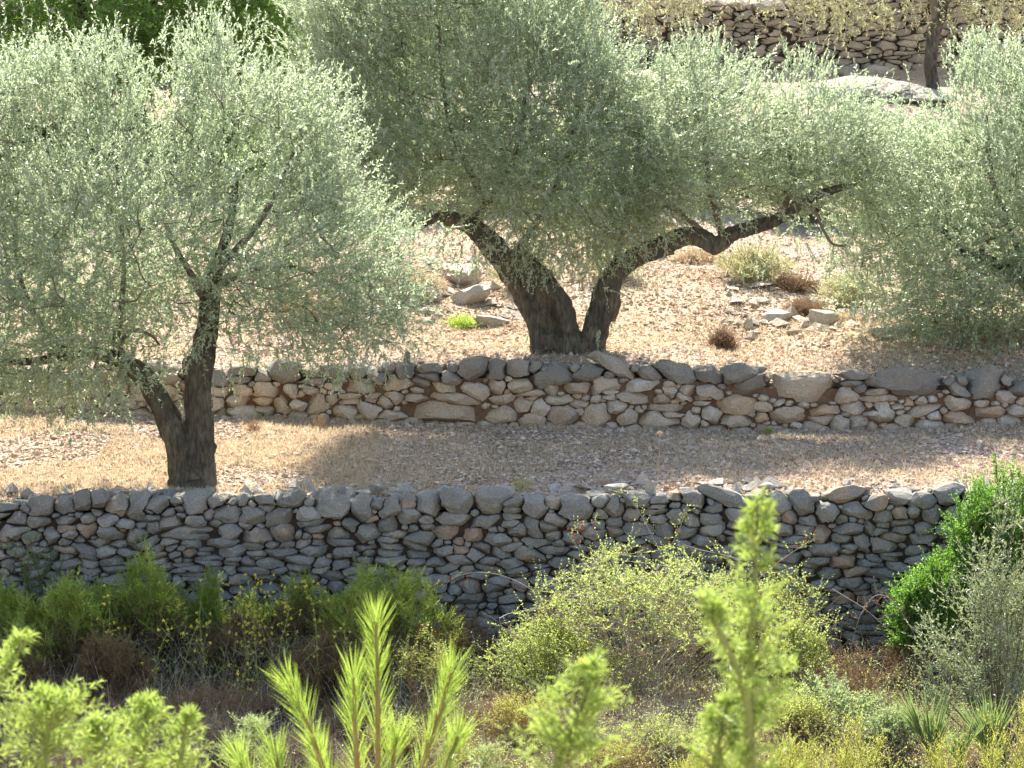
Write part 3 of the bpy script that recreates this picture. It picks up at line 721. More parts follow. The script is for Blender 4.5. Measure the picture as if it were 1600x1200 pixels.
# --- tree 1: the forked olive on the nearest terrace
Y1 = .95
olive("olive tree with forked trunk right behind the nearest grey wall, crown filling the left side", Y1, (300, 772),
      [[(306, 800, 34), (307, 772, 31), (311, 735, 26), (313, 690, 23), (314, 640, 21), (313, 590, 20), (320, 545, 18), (328, 500, 16), (332, 455, 14), (345, 400, 9), (362, 340, 6), (370, 270, 4)],
       [(288, 795, 30), (290, 760, 26), (287, 720, 22), (272, 672, 20), (250, 630, 18), (226, 592, 16), (192, 566, 12), (150, 552, 10), (100, 556, 8), (40, 566, 6), (-60, 560, 5), (-160, 520, 5)],
       [(301, 640, 10), (300, 600, 12), (299, 566, 12), (299, 557, 8)], [(322, 705, 15, -.06), (327, 690, 12, -.08)], [(262, 668, 13, -.03), (256, 655, 9, -.03)], [(300, 745, 22, -.08), (296, 730, 14, -.1)],
       [(262, 778, 14), (278, 765, 18), (290, 745, 20)], [(246, 786, 5), (262, 776, 10), (282, 758, 14)], [(270, 790, 8, -.25), (284, 770, 12, -.15), (296, 740, 12, -.05)],
       [(200, 566, 10), (182, 535, 9), (190, 480, 6), (193, 420, 5), (188, 330, 4), (180, 250, 3)],
       [(186, 540, 6), (208, 516, 4.5), (236, 524, 3), (250, 540, 2)],
       [(328, 480, 10), (300, 430, 7), (270, 380, 5), (250, 320, 4)],
       [(335, 450, 9), (400, 420, 6, .5), (470, 420, 5, .7), (545, 455, 5, .8), (556, 475, 3, .8), (550, 510, 2, .8)],
       [(110, 554, 7), (60, 500, 6), (30, 430, 5), (20, 340, 4)],
       [(345, 420, 8), (410, 340, 6), (450, 260, 4), (470, 200, 3)]],
      [([(-220, 140), (-100, 125), (0, 125), (60, 125), (120, 120), (175, 125), (215, 185), (265, 180), (290, 120), (335, 90), (375, 110), (400, 150), (450, 165), (490, 175), (520, 225), (555, 290), (580, 345),
         (630, 400), (650, 450), (640, 480), (610, 520), (560, 540), (500, 520), (430, 515), (380, 515), (340, 495), (280, 480), (230, 540), (200, 585), (150, 600), (80, 590), (0, 600), (-120, 580), (-220, 560)], 1)],
      101, nb=285, per=36, k=26, depth=1.5,
      spires=[(20, 95, 14), (70, 80, 14), (110, 110, 10), (160, 62, 22), (180, 60, 18), (205, 120, 8), (240, 140, 8), (300, 70, 20), (325, 35, 26), (340, 30, 22), (360, 45, 22), (400, 100, 16), (430, 110, 14), (470, 125, 14),
              (505, 160, 14), (525, 200, 10), (550, 260, 8), (120, 80, 10), (-30, 90, 20), (-90, 90, 20)],
      fringe=[(560, 590, 26, 40, .5), (545, 560, 22, 40, .5), (470, 550, 20, 60, .35), (400, 560, 16, 40, .35), (360, 600, 12, 20, .5), (60, 620, 30, 70, .35), (140, 610, 28, 60, .35), (210, 600, 20, 40, .35),
              (640, 500, 14, 40, .4), (20, 600, 24, 60, .4), (-60, 600, 30, 60, .4), (120, 690, 8, 50, .2), (90, 660, 14, 60, .25), (180, 640, 10, 30, .2), (330, 540, 14, 40, .35), (250, 570, 14, 50, .3)])

# --- tree 2: the V-shaped olive behind the ochre wall
Y2 = 5.6
olive("large olive tree with two limbs spreading in a V, rooted just behind the ochre wall", Y2, (882, 566),
      [[(872, 590, 46), (866, 562, 37), (856, 525, 30), (841, 485, 26), (820, 450, 23), (794, 412, 20), (768, 380, 18), (740, 354, 15), (712, 342, 11), (680, 340, 8), (650, 350, 5), (620, 330, 5), (600, 300, 4)],
       [(890, 560, 24, -.1), (888, 520, 16, -.14), (880, 485, 15, -.18), (862, 452, 15, -.18), (836, 420, 13, -.14), (800, 392, 11, -.05)],
       [(910, 590, 34), (918, 560, 24), (930, 515, 20), (942, 470, 19), (960, 430, 17), (990, 405, 16), (1035, 384, 15), (1072, 370, 14), (1098, 374, 14), (1118, 385, 13), (1145, 366, 11), (1180, 355, 10), (1215, 343, 9), (1245, 322, 8), (1275, 306, 7), (1305, 296, 6), (1335, 290, 4)],
       [(824, 582, 9), (840, 562, 14), (854, 530, 16)], [(845, 470, 16, -.05), (838, 455, 11, -.06)], [(956, 455, 12, 0), (959, 478, 10, 0), (952, 500, 9, 0)], [(862, 545, 20, -.12), (858, 520, 12, -.12)], [(1035, 392, 12), (1050, 386, 10)], [(950, 580, 8), (938, 562, 12), (932, 530, 14)],
       [(738, 352, 9), (752, 320, 8), (745, 290, 6), (720, 240, 6), (700, 180, 5), (690, 110, 4), (685, 40, 3)],
       [(800, 405, 8), (850, 330, 6), (880, 260, 5), (900, 180, 5), (905, 100, 4)],
       [(760, 320, 8), (790, 280, 7), (810, 220, 5), (820, 150, 4)],
       [(1215, 342, 7), (1240, 290, 5), (1236, 262, 4), (1225, 200, 3)], [(1260, 315, 5), (1278, 338, 4), (1282, 350, 3), (1300, 380, 3), (1325, 384, 2)],
       [(1118, 380, 7), (1060, 330, 5), (1022, 322, 6), (1010, 320, 4)], [(1130, 372, 7), (1110, 300, 5), (1100, 220, 4), (1080, 150, 3)],
       [(960, 428, 8), (975, 350, 5), (990, 280, 4), (1000, 200, 3)]],
      [([(465, 20), (480, -50), (610, -90), (800, -80), (890, -40), (915, 30), (935, 110), (985, 160), (1010, 200), (1010, 300), (985, 350), (940, 390), (880, 390), (820, 375), (765, 350), (700, 315), (640, 315),
         (590, 320), (560, 260), (530, 190), (495, 120)], 3.4),
       ([(960, 190), (1010, 185), (1050, 140), (1090, 115), (1130, 130), (1180, 155), (1240, 165), (1290, 170), (1350, 200), (1370, 260), (1340, 305), (1290, 300), (1220, 295), (1150, 305), (1080, 315), (1010, 330), (970, 320)], 1)],
      202, nb=400, per=36, k=26, depth=1.35, disp=.045,
      spires=[(480, 20, 10), (500, 30, 10), (930, 40, 14), (950, 80, 12), (975, 110, 12), (1050, 70, 18), (1075, 62, 20), (1100, 52, 22), (1125, 60, 20), (1150, 70, 14), (1175, 115, 12), (1210, 120, 12), (1235, 75, 16), (1262, 80, 18), (1285, 95, 14),
              (1310, 140, 10), (1350, 160, 10), (1010, 120, 10)],
      fringe=[(620, 350, 20, 50, .5), (690, 390, 14, 40, .5), (740, 420, 12, 40, .4), (790, 420, 14, 60, .5), (850, 400, 18, 60, .5), (910, 400, 22, 50, .5), (960, 380, 18, 50, .5), (880, 440, 10, 60, .5), (1010, 380, 12, 40, .4),
              (1080, 345, 10, 60, .3), (1150, 345, 8, 60, .3), (1200, 380, 14, 60, .5), (1260, 370, 18, 50, .5), (1320, 360, 20, 40, .6), (1330, 400, 14, 30, .6), (1190, 430, 8, 40, .4), (930, 440, 8, 40, .6), (760, 400, 10, 40, .5), (970, 420, 5, 20, .5), (935, 535, 6, 12, .25), (838, 545, 6, 14, .2), (958, 530, 5, 10, .3)])

# --- tree 3: the right-hand olive
Y3 = 6.4
olive("olive tree at the right edge, low crown hiding its trunk, right of the V-shaped olive", Y3, (1610, 545),
      [[(1640, 560, 34), (1638, 530, 28), (1630, 480, 20), (1612, 445, 14), (1575, 418, 9), (1530, 400, 7), (1498, 388, 7), (1482, 366, 5), (1452, 352, 4), (1420, 352, 3)],
       [(1632, 510, 18), (1655, 440, 14), (1695, 380, 11), (1720, 300, 8)], [(1530, 400, 6), (1545, 375, 4), (1560, 370, 3)],
       [(1608, 440, 6), (1580, 360, 5), (1550, 280, 6), (1540, 180, 4)], [(1622, 460, 9), (1630, 380, 9), (1620, 280, 6), (1610, 180, 4)]],
      [([(1345, 230), (1380, 205), (1440, 200), (1480, 170), (1500, 125), (1535, 110), (1580, 125), (1640, 125), (1740, 80), (1860, 130), (1940, 260), (1930, 420), (1820, 520), (1700, 540), (1600, 520), (1540, 530), (1480, 530), (1420, 505),
         (1370, 470), (1345, 420), (1330, 360), (1330, 270)], 1)],
      303, nb=290, per=36, k=26, depth=1.5,
      spires=[(1370, 185, 12), (1410, 180, 10), (1450, 175, 10), (1480, 140, 10), (1505, 75, 22), (1525, 60, 24), (1545, 62, 22), (1575, 80, 16), (1600, 80, 16), (1340, 200, 10), (1640, 80, 20)],
      fringe=[(1360, 440, 18, 30, .5), (1350, 490, 14, 30, .4), (1420, 520, 20, 50, .4), (1480, 540, 20, 50, .35), (1540, 545, 16, 50, .3), (1320, 380, 12, 20, .5), (1400, 560, 8, 30, .3), (1590, 560, 16, 40, .3)])

# --- tree 4: the thin trunk before the far wall; crown mostly above the picture
Y4 = 22.2
olive("olive tree with thin leaning dark trunk before the far wall, drooping crown cut off", Y4, (1457, 138),
      [[(1457, 150, 16), (1457, 132, 12), (1454, 105, 10), (1456, 70, 10), (1464, 40, 10), (1474, 10, 9), (1490, -30, 10), (1500, -90, 7), (1510, -160, 5)], [(1462, 60, 10), (1462, 20, 8), (1450, -20, 7), (1420, -80, 5), (1380, -130, 4)],
       [(1474, 5, 8), (1510, -30, 6), (1560, -80, 4)], [(1440, -40, 5), (1340, -60, 4), (1240, -50, 3), (1100, -50, 3), (1000, -40, 2)]],
      [([(880, -40), (980, -130), (1150, -200), (1400, -260), (1650, -230), (1800, -100), (1750, 20), (1600, 10), (1500, -10), (1350, 0), (1250, 10), (1150, -20), (1080, 10), (990, 15), (900, 0)], 1)],
      404, mats=(M_olive_far, M_bark, M_twig), nb=170, per=20, k=18, fk=.85, depth=2.2, L=.085, W=.022, voxel=.04, spread=.3, tl=(.3, .65),
      fringe=[(930, 10, 16, 30, .5), (980, 20, 30, 40, .7), (1030, 15, 30, 40, .7), (1070, 10, 20, 30, .6), (1140, 0, 10, 40, .4), (1290, 20, 26, 50, .7), (1330, 25, 22, 50, .6), (1400, 20, 22, 40, .6), (1360, 40, 14, 40, .5), (1540, 20, 26, 50, .7), (1580, 30, 26, 40, .7), (1600, 60, 14, 20, .5), (1240, 10, 14, 30, .5)])

# --- dark evergreens, upper left
EV = "dark evergreens above the left olive"
def evergreen(label, Y, basepx, poly, limbs, seed, nb):
    olive(label, Y, basepx, limbs, [(poly, 1)], seed, mats=(M_ever, M_barkp, M_twig), nb=nb, per=30, k=18, depth=2.0, L=.10, W=.04, name="evergreen_tree", group=EV, voxel=.04, cat="evergreen tree", spread=.3, tl=(.25, .5))
evergreen("dark leafy evergreen tree in the upper left corner, its trunk straight and black", 17.5, (130, 250), [(-160, -150), (0, -260), (170, -240), (215, -80), (200, 60), (170, 130), (90, 120), (40, 130), (-60, 130), (-170, 120)],
          [[(132, 270, 16), (132, 200, 14), (130, 100, 12), (128, 30, 11), (120, -60, 8), (110, -140, 5)]], 511, 130)
evergreen("evergreen tree with dark leaning trunk, right of the one in the corner", 19.5, (214, 250), [(170, -100), (260, -220), (380, -200), (450, -60), (440, 100), (380, 120), (330, 130), (270, 120), (240, 110), (180, 90)],
          [[(218, 260, 18), (212, 180, 16), (206, 110, 14), (215, 50, 12), (250, -20, 9), (300, -90, 6)], [(212, 90, 9), (180, 40, 7), (160, -20, 5)]], 522, 120)
evergreen("smaller evergreen between the left olive and the V-shaped olive, at the top edge", 23.0, (540, 170), [(420, -90), (520, -160), (640, -120), (640, 0), (590, 100), (540, 110), (480, 100), (430, 110)],
          [[(542, 180, 13), (540, 110, 11), (535, 30, 9), (530, -40, 6)]], 533, 80)

# ------------------------------------------------------------------ shrubs
def shrub(name, label, cat, px, top_py, hw_px, Y, leafm, stemm, seed, nst=14, per=16, k=18, L=.025, W=.005, ang=.6, tl=(.08, .2), rs=.004, rt=.0015, up=.5, t0=.35, deadm=None, deadfrac=.35, depth=1.0, group=None,
          bend=.2, extra=None, lean=0.0, fold=.15, deadL=None, basez=None, curve=0.0, lowcut=0.0):
    s = scale(Y); top = P(px, top_py, Y); x = top[0]; zb = Hs(x, Y) if basez is None else basez
    b = np.array([x, Y, zb]); Ht = top[2] - zb; rx = hw_px / s; ry = rx * depth
    rg = np.random.default_rng(seed)
    o = thing(name, label, cat, b, group)
    gw, gl, gd = Geo(), Geo(), Geo()
    a = rg.uniform(0, 2 * math.pi, nst); rr = np.sqrt(rg.uniform(0, 1, nst))
    hz = np.sqrt(np.clip(1 - (rr * .92) ** 2, .1, 1)) * rg.uniform(.72, 1.0, nst)
    tip = np.stack([b[0] + np.cos(a) * rr * rx + lean * Ht, b[1] + np.sin(a) * rr * ry, zb + Ht * hz - tl[1] * .5], -1)
    st0 = b + np.stack([rg.normal(size=nst) * rx * .12, rg.normal(size=nst) * ry * .12, np.zeros(nst) - .02], -1)
    A, D, AD, DD = [], [], [], []
    for i in range(nst):
        m = st0[i] * .45 + tip[i] * .55 + [rg.normal() * bend * rx * .5, rg.normal() * bend * ry * .5, Ht * (.08 + curve)]
        c = tube(gw, [st0[i], m, tip[i]], [rs, rs * .75, rs * .4], 4, close=False, res=5)
        ii = rg.uniform(t0, 1, per) * (len(c) - 1); lo = np.floor(ii).astype(int).clip(0, len(c) - 2); fr = (ii - lo)[:, None]
        p = c[lo] * (1 - fr) + c[lo + 1] * fr
        tg = norm(c[lo + 1] - c[lo])
        d = norm(tg * .5 + rg.normal(size=(per, 3)) * .55 + np.array([0, 0, up]))
        hrel = (p[:, 2] - zb) / max(Ht, .01); sel = np.zeros(per, bool)
        if deadm is not None: sel = (hrel + rg.normal(size=per) * .1) < deadfrac
        A.append(p[~sel]); D.append(d[~sel]); AD.append(p[sel]); DD.append(d[sel])
    A, D, AD, DD = map(np.vstack, (A, D, AD, DD))
    if len(A): twigs(gl, gw, A, D, rg.uniform(tl[0], tl[1], len(A)), k, L, W, ang, rstem=rt, bend=.2, fold=fold, segs=2)
    if len(AD): twigs(gd, gw, AD, DD, rg.uniform(tl[0], tl[1], len(AD)), max(4, int(k * .7)), deadL or L, W, ang, rstem=rt, bend=.25, fold=fold)
    gw.build("stems", stemm, o, origin=b)
    if gl.n: gl.build("foliage", leafm, o, origin=b)
    if gd.n: gd.build("dead_foliage", deadm, o, origin=b)
    if extra: extra(o, b, A, D, rg)
    return o

HG = "heath bushes at the foot of the nearest wall"
for i, (px, tp, hw, Y, lab) in enumerate([
        (92, 868, 70, -1.9, "bright green tree heath bush below the nearest wall, far left, brown underneath"), (218, 838, 62, -1.3, "tallest olive-tinged heath bush below the left wall, under the forked trunk"),
        (328, 884, 26, -.9, "narrow yellowish heath sprig against the nearest wall, right of the tallest bush"), (470, 886, 48, -1.2, "brownish heath bush against the wall, just left of the big dense one"),
        (598, 868, 108, -1.8, "big dense bright green heath bush in front of the wall, behind the pine shoots"), (30, 960, 60, -2.6, "dull heath bush in the lower left gloom, partly out of the picture"),
        (370, 940, 60, -1.7, "mostly brown withered heath bush behind the yellow flower stalks"), (172, 985, 60, -2.9, "withered brown heath bush in the shade below the tallest bush"),
        (500, 985, 70, -2.6, "withered shady heath bush below the big dense one"), (145, 905, 60, -1.1, "dull green heath bush filling the gap between the two left heath bushes"),
        (270, 905, 50, -.8, "dark green heath bush between the tallest bush and the narrow sprig"), (400, 915, 60, -.9, "dark green heath bush behind the tallest yellow flower stalk"), (540, 905, 60, -.8, "heath bush against the wall behind the left pine shoot"),
        (0, 900, 60, -1.5, "dark heath bush cut by the left edge below the creeping shrub")]):
    hw *= 1.15; tp -= 8
    dead = (.45, .42, .3, .6, .42, .6, .97, .95, .97, .5, .45, .5, .4, .4)[i]
    shrub("heath_bush", lab, "bush", px, tp, hw, Y, M_heath, M_twigr, 600 + i, nst=int(22 + hw * .45), per=52, k=26, L=.028, W=.008, ang=.8, tl=(.08, .2), t0=.3, bend=.5, deadm=M_heathb, deadfrac=dead, group=HG, up=.35)
# dark creeper at far left of wall
shrub("creeper_bush", "dark small-leaved shrub in the shade against the left end of the nearest wall", "bush", 45, 796, 72, -.45, M_ever, M_twig, 640, nst=24, per=16, k=14, L=.035, W=.015, t0=.2, depth=.4)

HIP = []
def add_hips(o, b, pts):
    for p in pts:
        if not HIP:
            g = Geo(); rock_geo(g, (0, 0, 0), (.018, .018, .024), 0, 3, .5, 0, 8, 6, .02); h = g.build("rose_hip", M_hip, o, smooth=True); HIP.append(h)
        else:
            h = HIP[0].copy(); COL.objects.link(h); h.parent = o
        h.location = tuple(np.asarray(p) - np.asarray(b))
def hips(o, b, A, D, rg):
    k = rg.choice(len(A), min(46, len(A)), replace=False)
    add_hips(o, b, [A[j] + D[j] * .12 + rg.normal(size=3) * .02 for j in k if A[j, 2] > b[2] + .75])
RGp = "wild rose bushes before the nearest wall"
shrub("wild_rose_bush", "large tangled wild rose bush with tiny yellow-green leaves and red hips, centre right", "bush", 1010, 815, 205, -2.0, M_rose, M_twigp, 701, nst=95, per=22, deadm=M_dead, deadfrac=.38, k=12, L=.028, W=.020, ang=.9, tl=(.1, .3), rs=.0055, rt=.002, up=.15, t0=.25, extra=hips, bend=.7, curve=.12, group=RGp)
shrub("wild_rose_bush", "wild rose bush with hips directly behind the tall juniper spire", "bush", 1170, 850, 130, -1.7, M_rose, M_twig, 702, nst=50, per=20, deadm=M_dead, deadfrac=.35, k=12, L=.028, W=.020, ang=.9, tl=(.1, .3), rs=.005, rt=.002, up=.15, t0=.25, extra=hips, bend=.7, curve=.12, group=RGp)
shrub("wild_rose_bush", "low yellow-green rose bush left of the large tangled one, beside the dark hollow", "bush", 860, 945, 110, -2.3, M_rose, M_twig, 703, nst=50, per=22, k=16, L=.028, W=.020, ang=.9, tl=(.1, .25), rs=.004, rt=.002, up=.2, t0=.2, bend=.6, curve=.1, group=RGp)
shrub("wild_rose_bush", "small leafy rose bush to the right of the tall juniper spire", "bush", 1245, 935, 60, -2.2, M_rose, M_twig, 704, nst=26, per=20, k=16, L=.028, W=.020, ang=.9, tl=(.1, .25), rs=.004, rt=.002, up=.2, t0=.3, bend=.6, curve=.1, group=RGp)
shrub("wild_rose_bush", "sparse yellowing rose stems with orange leaves, right behind the pine shoots", "bush", 655, 955, 55, -3.2, M_rose, M_twigr, 705, nst=16, per=14, k=11, L=.024, W=.015, ang=.9, tl=(.1, .25), rs=.004, rt=.002, up=.1, t0=.3, bend=.8, curve=.15, group=RGp, extra=hips)
# arching canes reaching left and up in front of the wall
def cane(label, pts, Y, leafm, seed, hipn=10, leafy=16, name="rose_cane"):
    rg = np.random.default_rng(seed); pp = [P(a, b, Y) for a, b in pts]; g = Geo(); b = pp[0].copy()
    o = thing(name, label, "branch", b, "arching rose canes")
    c = tube(g, pp, np.linspace(.0045, .002, len(pp)), 5, close=False, res=6); gl = Geo()
    ii = rg.integers(2, len(c), leafy); d = norm(rg.normal(size=(leafy, 3)) + [0, 0, .2])
    twigs(gl, g, c[ii], d, rg.uniform(.05, .16, leafy), 7, .026, .016, .9, rstem=.0015, bend=.3)
    g.build("stem", M_twigp, o, origin=b); gl.build("leaves", leafm, o, origin=b)
    add_hips(o, b, [c[j] + rg.normal(size=3) * .04 for j in rg.integers(3, len(c), hipn)])
cane("long bare rose cane arching left from the large rose bush", [(930, 1010), (880, 960), (820, 915), (765, 895), (715, 900), (690, 920)], -1.4, M_rose, 11, 8, 8)
cane("upright thin rose cane with tiny leaves rising above the wall's middle stones", [(1080, 960), (1040, 880), (1010, 820), (985, 780), (965, 765)], -.8, M_rose, 12, 0, 26)
cane("rose cane with red hips leaning right across the wall", [(1130, 960), (1190, 900), (1235, 865), (1275, 840)], -1.0, M_rose, 13, 12, 16)
cane("leafy rose cane left of the tall juniper spire, before the wall", [(1000, 940), (1050, 850), (1068, 810), (1075, 780)], -.9, M_rose, 14, 4, 20)
cane("rose cane hung with red hips above the large rose bush", [(960, 960), (910, 870), (895, 830), (930, 815)], -1.0, M_rose, 15, 12, 18)
cane("pale dead branch arching over the dark hollow left of the bright green shrub", [(1300, 920), (1330, 938), (1352, 952), (1390, 985)], -1.6, M_dead, 16, 0, 6, name="dead_branch")
cane("reddish bramble cane curling over the dark hollow", [(1440, 1010), (1400, 945), (1370, 930), (1345, 960), (1330, 1010)], -1.5, M_dead, 17, 3, 26, name="bramble_cane")

DB = "dry brown bushes in the gully"
for i, (px, tp, hw, Y, lab, L) in enumerate([(1330, 985, 90, -2.6, "dry reddish brown bush below the pale dead branch", .03), (1420, 960, 60, -1.3, "dark brown bush in the hollow beside the bright green shrub", .03),
        (1030, 1075, 110, -3.6, "grey leafless thorny bush under the large rose bush", .02), (760, 1085, 80, -3.6, "rusty dead bush right of the pine shoots", .028), (330, 1050, 90, -3.4, "dim tangle of dead weeds below the yellow flower stalks", .03),
        (180, 1070, 80, -3.9, "dark dead bush behind the left junipers", .03), (560, 1080, 80, -3.8, "dead brown undergrowth behind the pine shoots", .03), (1180, 1060, 80, -3.4, "rust coloured dry bush behind the tall juniper spire", .028), (720, 925, 50, -.7, "brown shadowy bush at the foot of the wall, left of the rose bushes", .02),
        (440, 1060, 70, -3.0, "dead weeds right of the yellow flower stalks, in deep shade", .03), (60, 1040, 80, -3.3, "dead undergrowth at the left edge behind the juniper", .03), (890, 1080, 80, -4.2, "dry weeds between the rusty bush and the thorny bush", .026)]):
    shrub("dry_bush", lab, "bush", px, tp, hw, Y, M_dead, M_twigp if i in (2, 11) else M_twigr, 720 + i, nst=40, per=20, k=7, L=L, W=.009, ang=.8, tl=(.1, .28), rs=.004, rt=.0018, up=.25, t0=.15, bend=.7, group=DB)
shrub("bramble_bush", "pale bramble with whitish leaves low down, right of the tall juniper spire", "bush", 1300, 1035, 85, -4.0, M_junig, M_twigr, 741, nst=34, per=16, k=10, L=.045, W=.03, ang=.9, tl=(.1, .25), t0=.25, bend=.6)
shrub("lentisk_bush", "vivid green lentisk shrub covering the right end of the nearest wall, upper mass", "bush", 1560, 690, 105, -.9, M_lent, M_twig, 751, nst=110, per=44, k=16, L=.042, W=.018, ang=.8, tl=(.12, .26), rs=.008, t0=.3, depth=.8, group="lentisk shrubs")
shrub("lentisk_bush", "vivid green lentisk shrub, lower left mass against the wall", "bush", 1455, 850, 72, -1.2, M_lent, M_twig, 752, nst=60, per=44, k=16, L=.042, W=.018, ang=.8, tl=(.12, .26), rs=.007, t0=.4, depth=.8, group="lentisk shrubs")
UG = "low scrub along the bottom of the gully"
for i, (px, tp, hw, Y, m, lab, L, W_) in enumerate([(815, 1060, 60, -4.6, M_yell, "low yellowish scrub with tiny leaves left of the bottom centre juniper", .02, .011), (1040, 1110, 75, -5.4, M_rose, "mixed green and rust scrub between the two blurred junipers, near the bottom", .024, .014),
        (740, 1150, 60, -5.6, M_yell, "straggly yellow-green scrub at the bottom edge, right of the pine", .02, .01), (350, 1100, 80, -5.0, M_heathb, "brown scrub behind the small juniper tip at lower left", .03, .008),
        (1250, 1065, 60, -4.6, M_rose, "leafy green-brown scrub at the right foot of the tall juniper spire", .026, .015), (1390, 1090, 60, -5.4, M_junig, "pale leafy scrub between the bramble and the fan palms", .04, .02),
        (620, 1110, 60, -5.0, M_rose, "yellow-leaved straggling scrub among the pine shoots", .024, .014), (480, 1130, 60, -5.4, M_heathb, "brown twiggy scrub between the left pine shoots", .03, .008), (960, 1150, 60, -6.0, M_yell, "small yellow scrub just right of the bottom centre juniper", .02, .01),
        (140, 1120, 90, -5.5, M_heathb, "brown scrub hidden behind the lower left junipers", .03, .008)]):
    shrub("low_scrub", lab, "bush", px, tp, hw, Y, m, M_twigp if i % 2 else M_twigr, 960 + i, nst=60, per=22, k=10, L=L, W=W_, ang=.8, tl=(.08, .22), rs=.003, rt=.0015, up=.3, t0=.2, bend=.7, group=UG, deadm=M_dead, deadfrac=.35)
# young wild olive in the lower right
def small_olive():
    Y = -5.0; b = P(1560, 1190, Y); b[2] = Hs(b[0], Y); o = thing("wild_olive_bush", "slender grey-green wild olive bush in front of the vivid green lentisk, lower right", "bush", b)
    rg = np.random.default_rng(77); gw, gl = Geo(), Geo()
    tips = [(1575, 765), (1510, 860), (1545, 830), (1600, 800), (1640, 790), (1450, 955), (1490, 900), (1470, 1010), (1530, 920), (1590, 900), (1620, 960), (1560, 980), (1500, 1000), (1650, 880), (1680, 950), (1460, 1060), (1520, 1060), (1600, 1040), (1440, 990), (1550, 880), (1620, 850)]
    A, D = [], []
    for (a, c_) in tips:
        for r in range(2):
            t = P(a + rg.normal() * 14, c_ + rg.uniform(0, 30), Y + rg.uniform(-.5, .5)); m = b * .4 + t * .6 + [rg.normal() * .12, rg.normal() * .12, .05]
            c = tube(gw, [b + rg.normal(size=3) * [.05, .05, 0], m, t], [.009, .005, .002], 5, close=False, res=6)
            i = rg.integers(4, len(c), 44); A.append(c[i] + rg.normal(size=(44, 3)) * .03); D.append(norm(norm(t - m) * .6 + rg.normal(size=(44, 3)) * .6 + [0, 0, .25]))
    A, D = np.vstack(A), np.vstack(D)
    twigs(gl, gw, A, D, rg.uniform(.1, .24, len(A)), 12, .046, .014, .65, rstem=.002, bend=.15)
    gw.build("stems", M_twig, o, origin=b); gl.build("foliage", M_wild, o, origin=b)
small_olive()
# low yellow-green cover in the lower right corner
YG = "yellow-green bushes along the bottom right edge"
for i, (px, tp, hw, Y, lab) in enumerate([(1240, 1120, 70, -8.0, "yellow-green feathery bush at the bottom edge beside the tall juniper's foot"), (1340, 1105, 80, -9.0, "yellow-green bush at the bottom edge below the pale bramble"),
        (1470, 1120, 75, -9.5, "yellow-green bush at the bottom edge in front of the fan palm"), (1580, 1060, 80, -10.0, "golden green feathery bush in the bottom right corner"), (1100, 1150, 60, -7.5, "low yellowish bush at the bottom edge between the two junipers"),
        (1400, 1150, 80, -12.0, "nearest low yellow bush at the bottom edge, left of the corner one")]):
    shrub("broom_bush", lab, "bush", px, tp, hw, Y, M_yell, M_gstem, 760 + i, nst=52, per=18, k=14, L=.030, W=.006, ang=.5, tl=(.1, .2), rs=.003, up=.8, t0=.45, group=YG, basez=min(Hs(P(px, tp, Y)[0], Y), P(px, 1230, Y)[2] - .15))
def palm(label, px, py, Y, nl, L, seed):
    b = P(px, py, Y); b[2] = Hs(b[0], Y) ; hub = P(px, py, Y); o = thing("dwarf_fan_palm", label, "palm", b, "dwarf fan palms in the lower right"); rg = np.random.default_rng(seed)
    gw, gl = Geo(), Geo()
    tube(gw, [b, (b + hub) / 2 + [.02, 0, 0], hub], [.05, .04, .035], 8)
    n = nl * 12; pos, ax = [], []
    for j in range(nl):
        a = rg.uniform(-.6, .6); d = norm(np.array([a, rg.uniform(-.3, .3), rg.uniform(1.5, 2.4)])); h = hub + d * L * rg.uniform(.1, .7); prisms(gw, [hub], [h], .006, .004)
        side = norm(np.cross(d, [0, 1, 0.2]))
        for t in rg.uniform(-.5, .5, 12): pos.append(h); ax.append(norm(d * math.cos(t) + side * math.sin(t)))
    pos, ax = np.array(pos), np.array(ax)
    leaf_quads(gl, pos, ax, norm(RG.normal(size=(n, 3)) * .3 + [0, -1, .3]), L * rg.uniform(.35, 1.0, n), np.full(n, .015), rg.uniform(0, 1, n), .25, .35)
    gw.build("trunk", M_twig, o, origin=b); gl.build("fronds", M_palm, o, origin=b)
palm("dwarf fan palm with spiky green blades, in the lower right under the wild olive", 1455, 1195, -6.5, 12, .52, 5)
palm("dwarf fan palm at the bottom right, further right of the spiky one", 1545, 1200, -6.8, 10, .5, 6)
palm("dwarf fan palm cut by the bottom edge, in front of the other two", 1500, 1205, -8.0, 5, .34, 7)
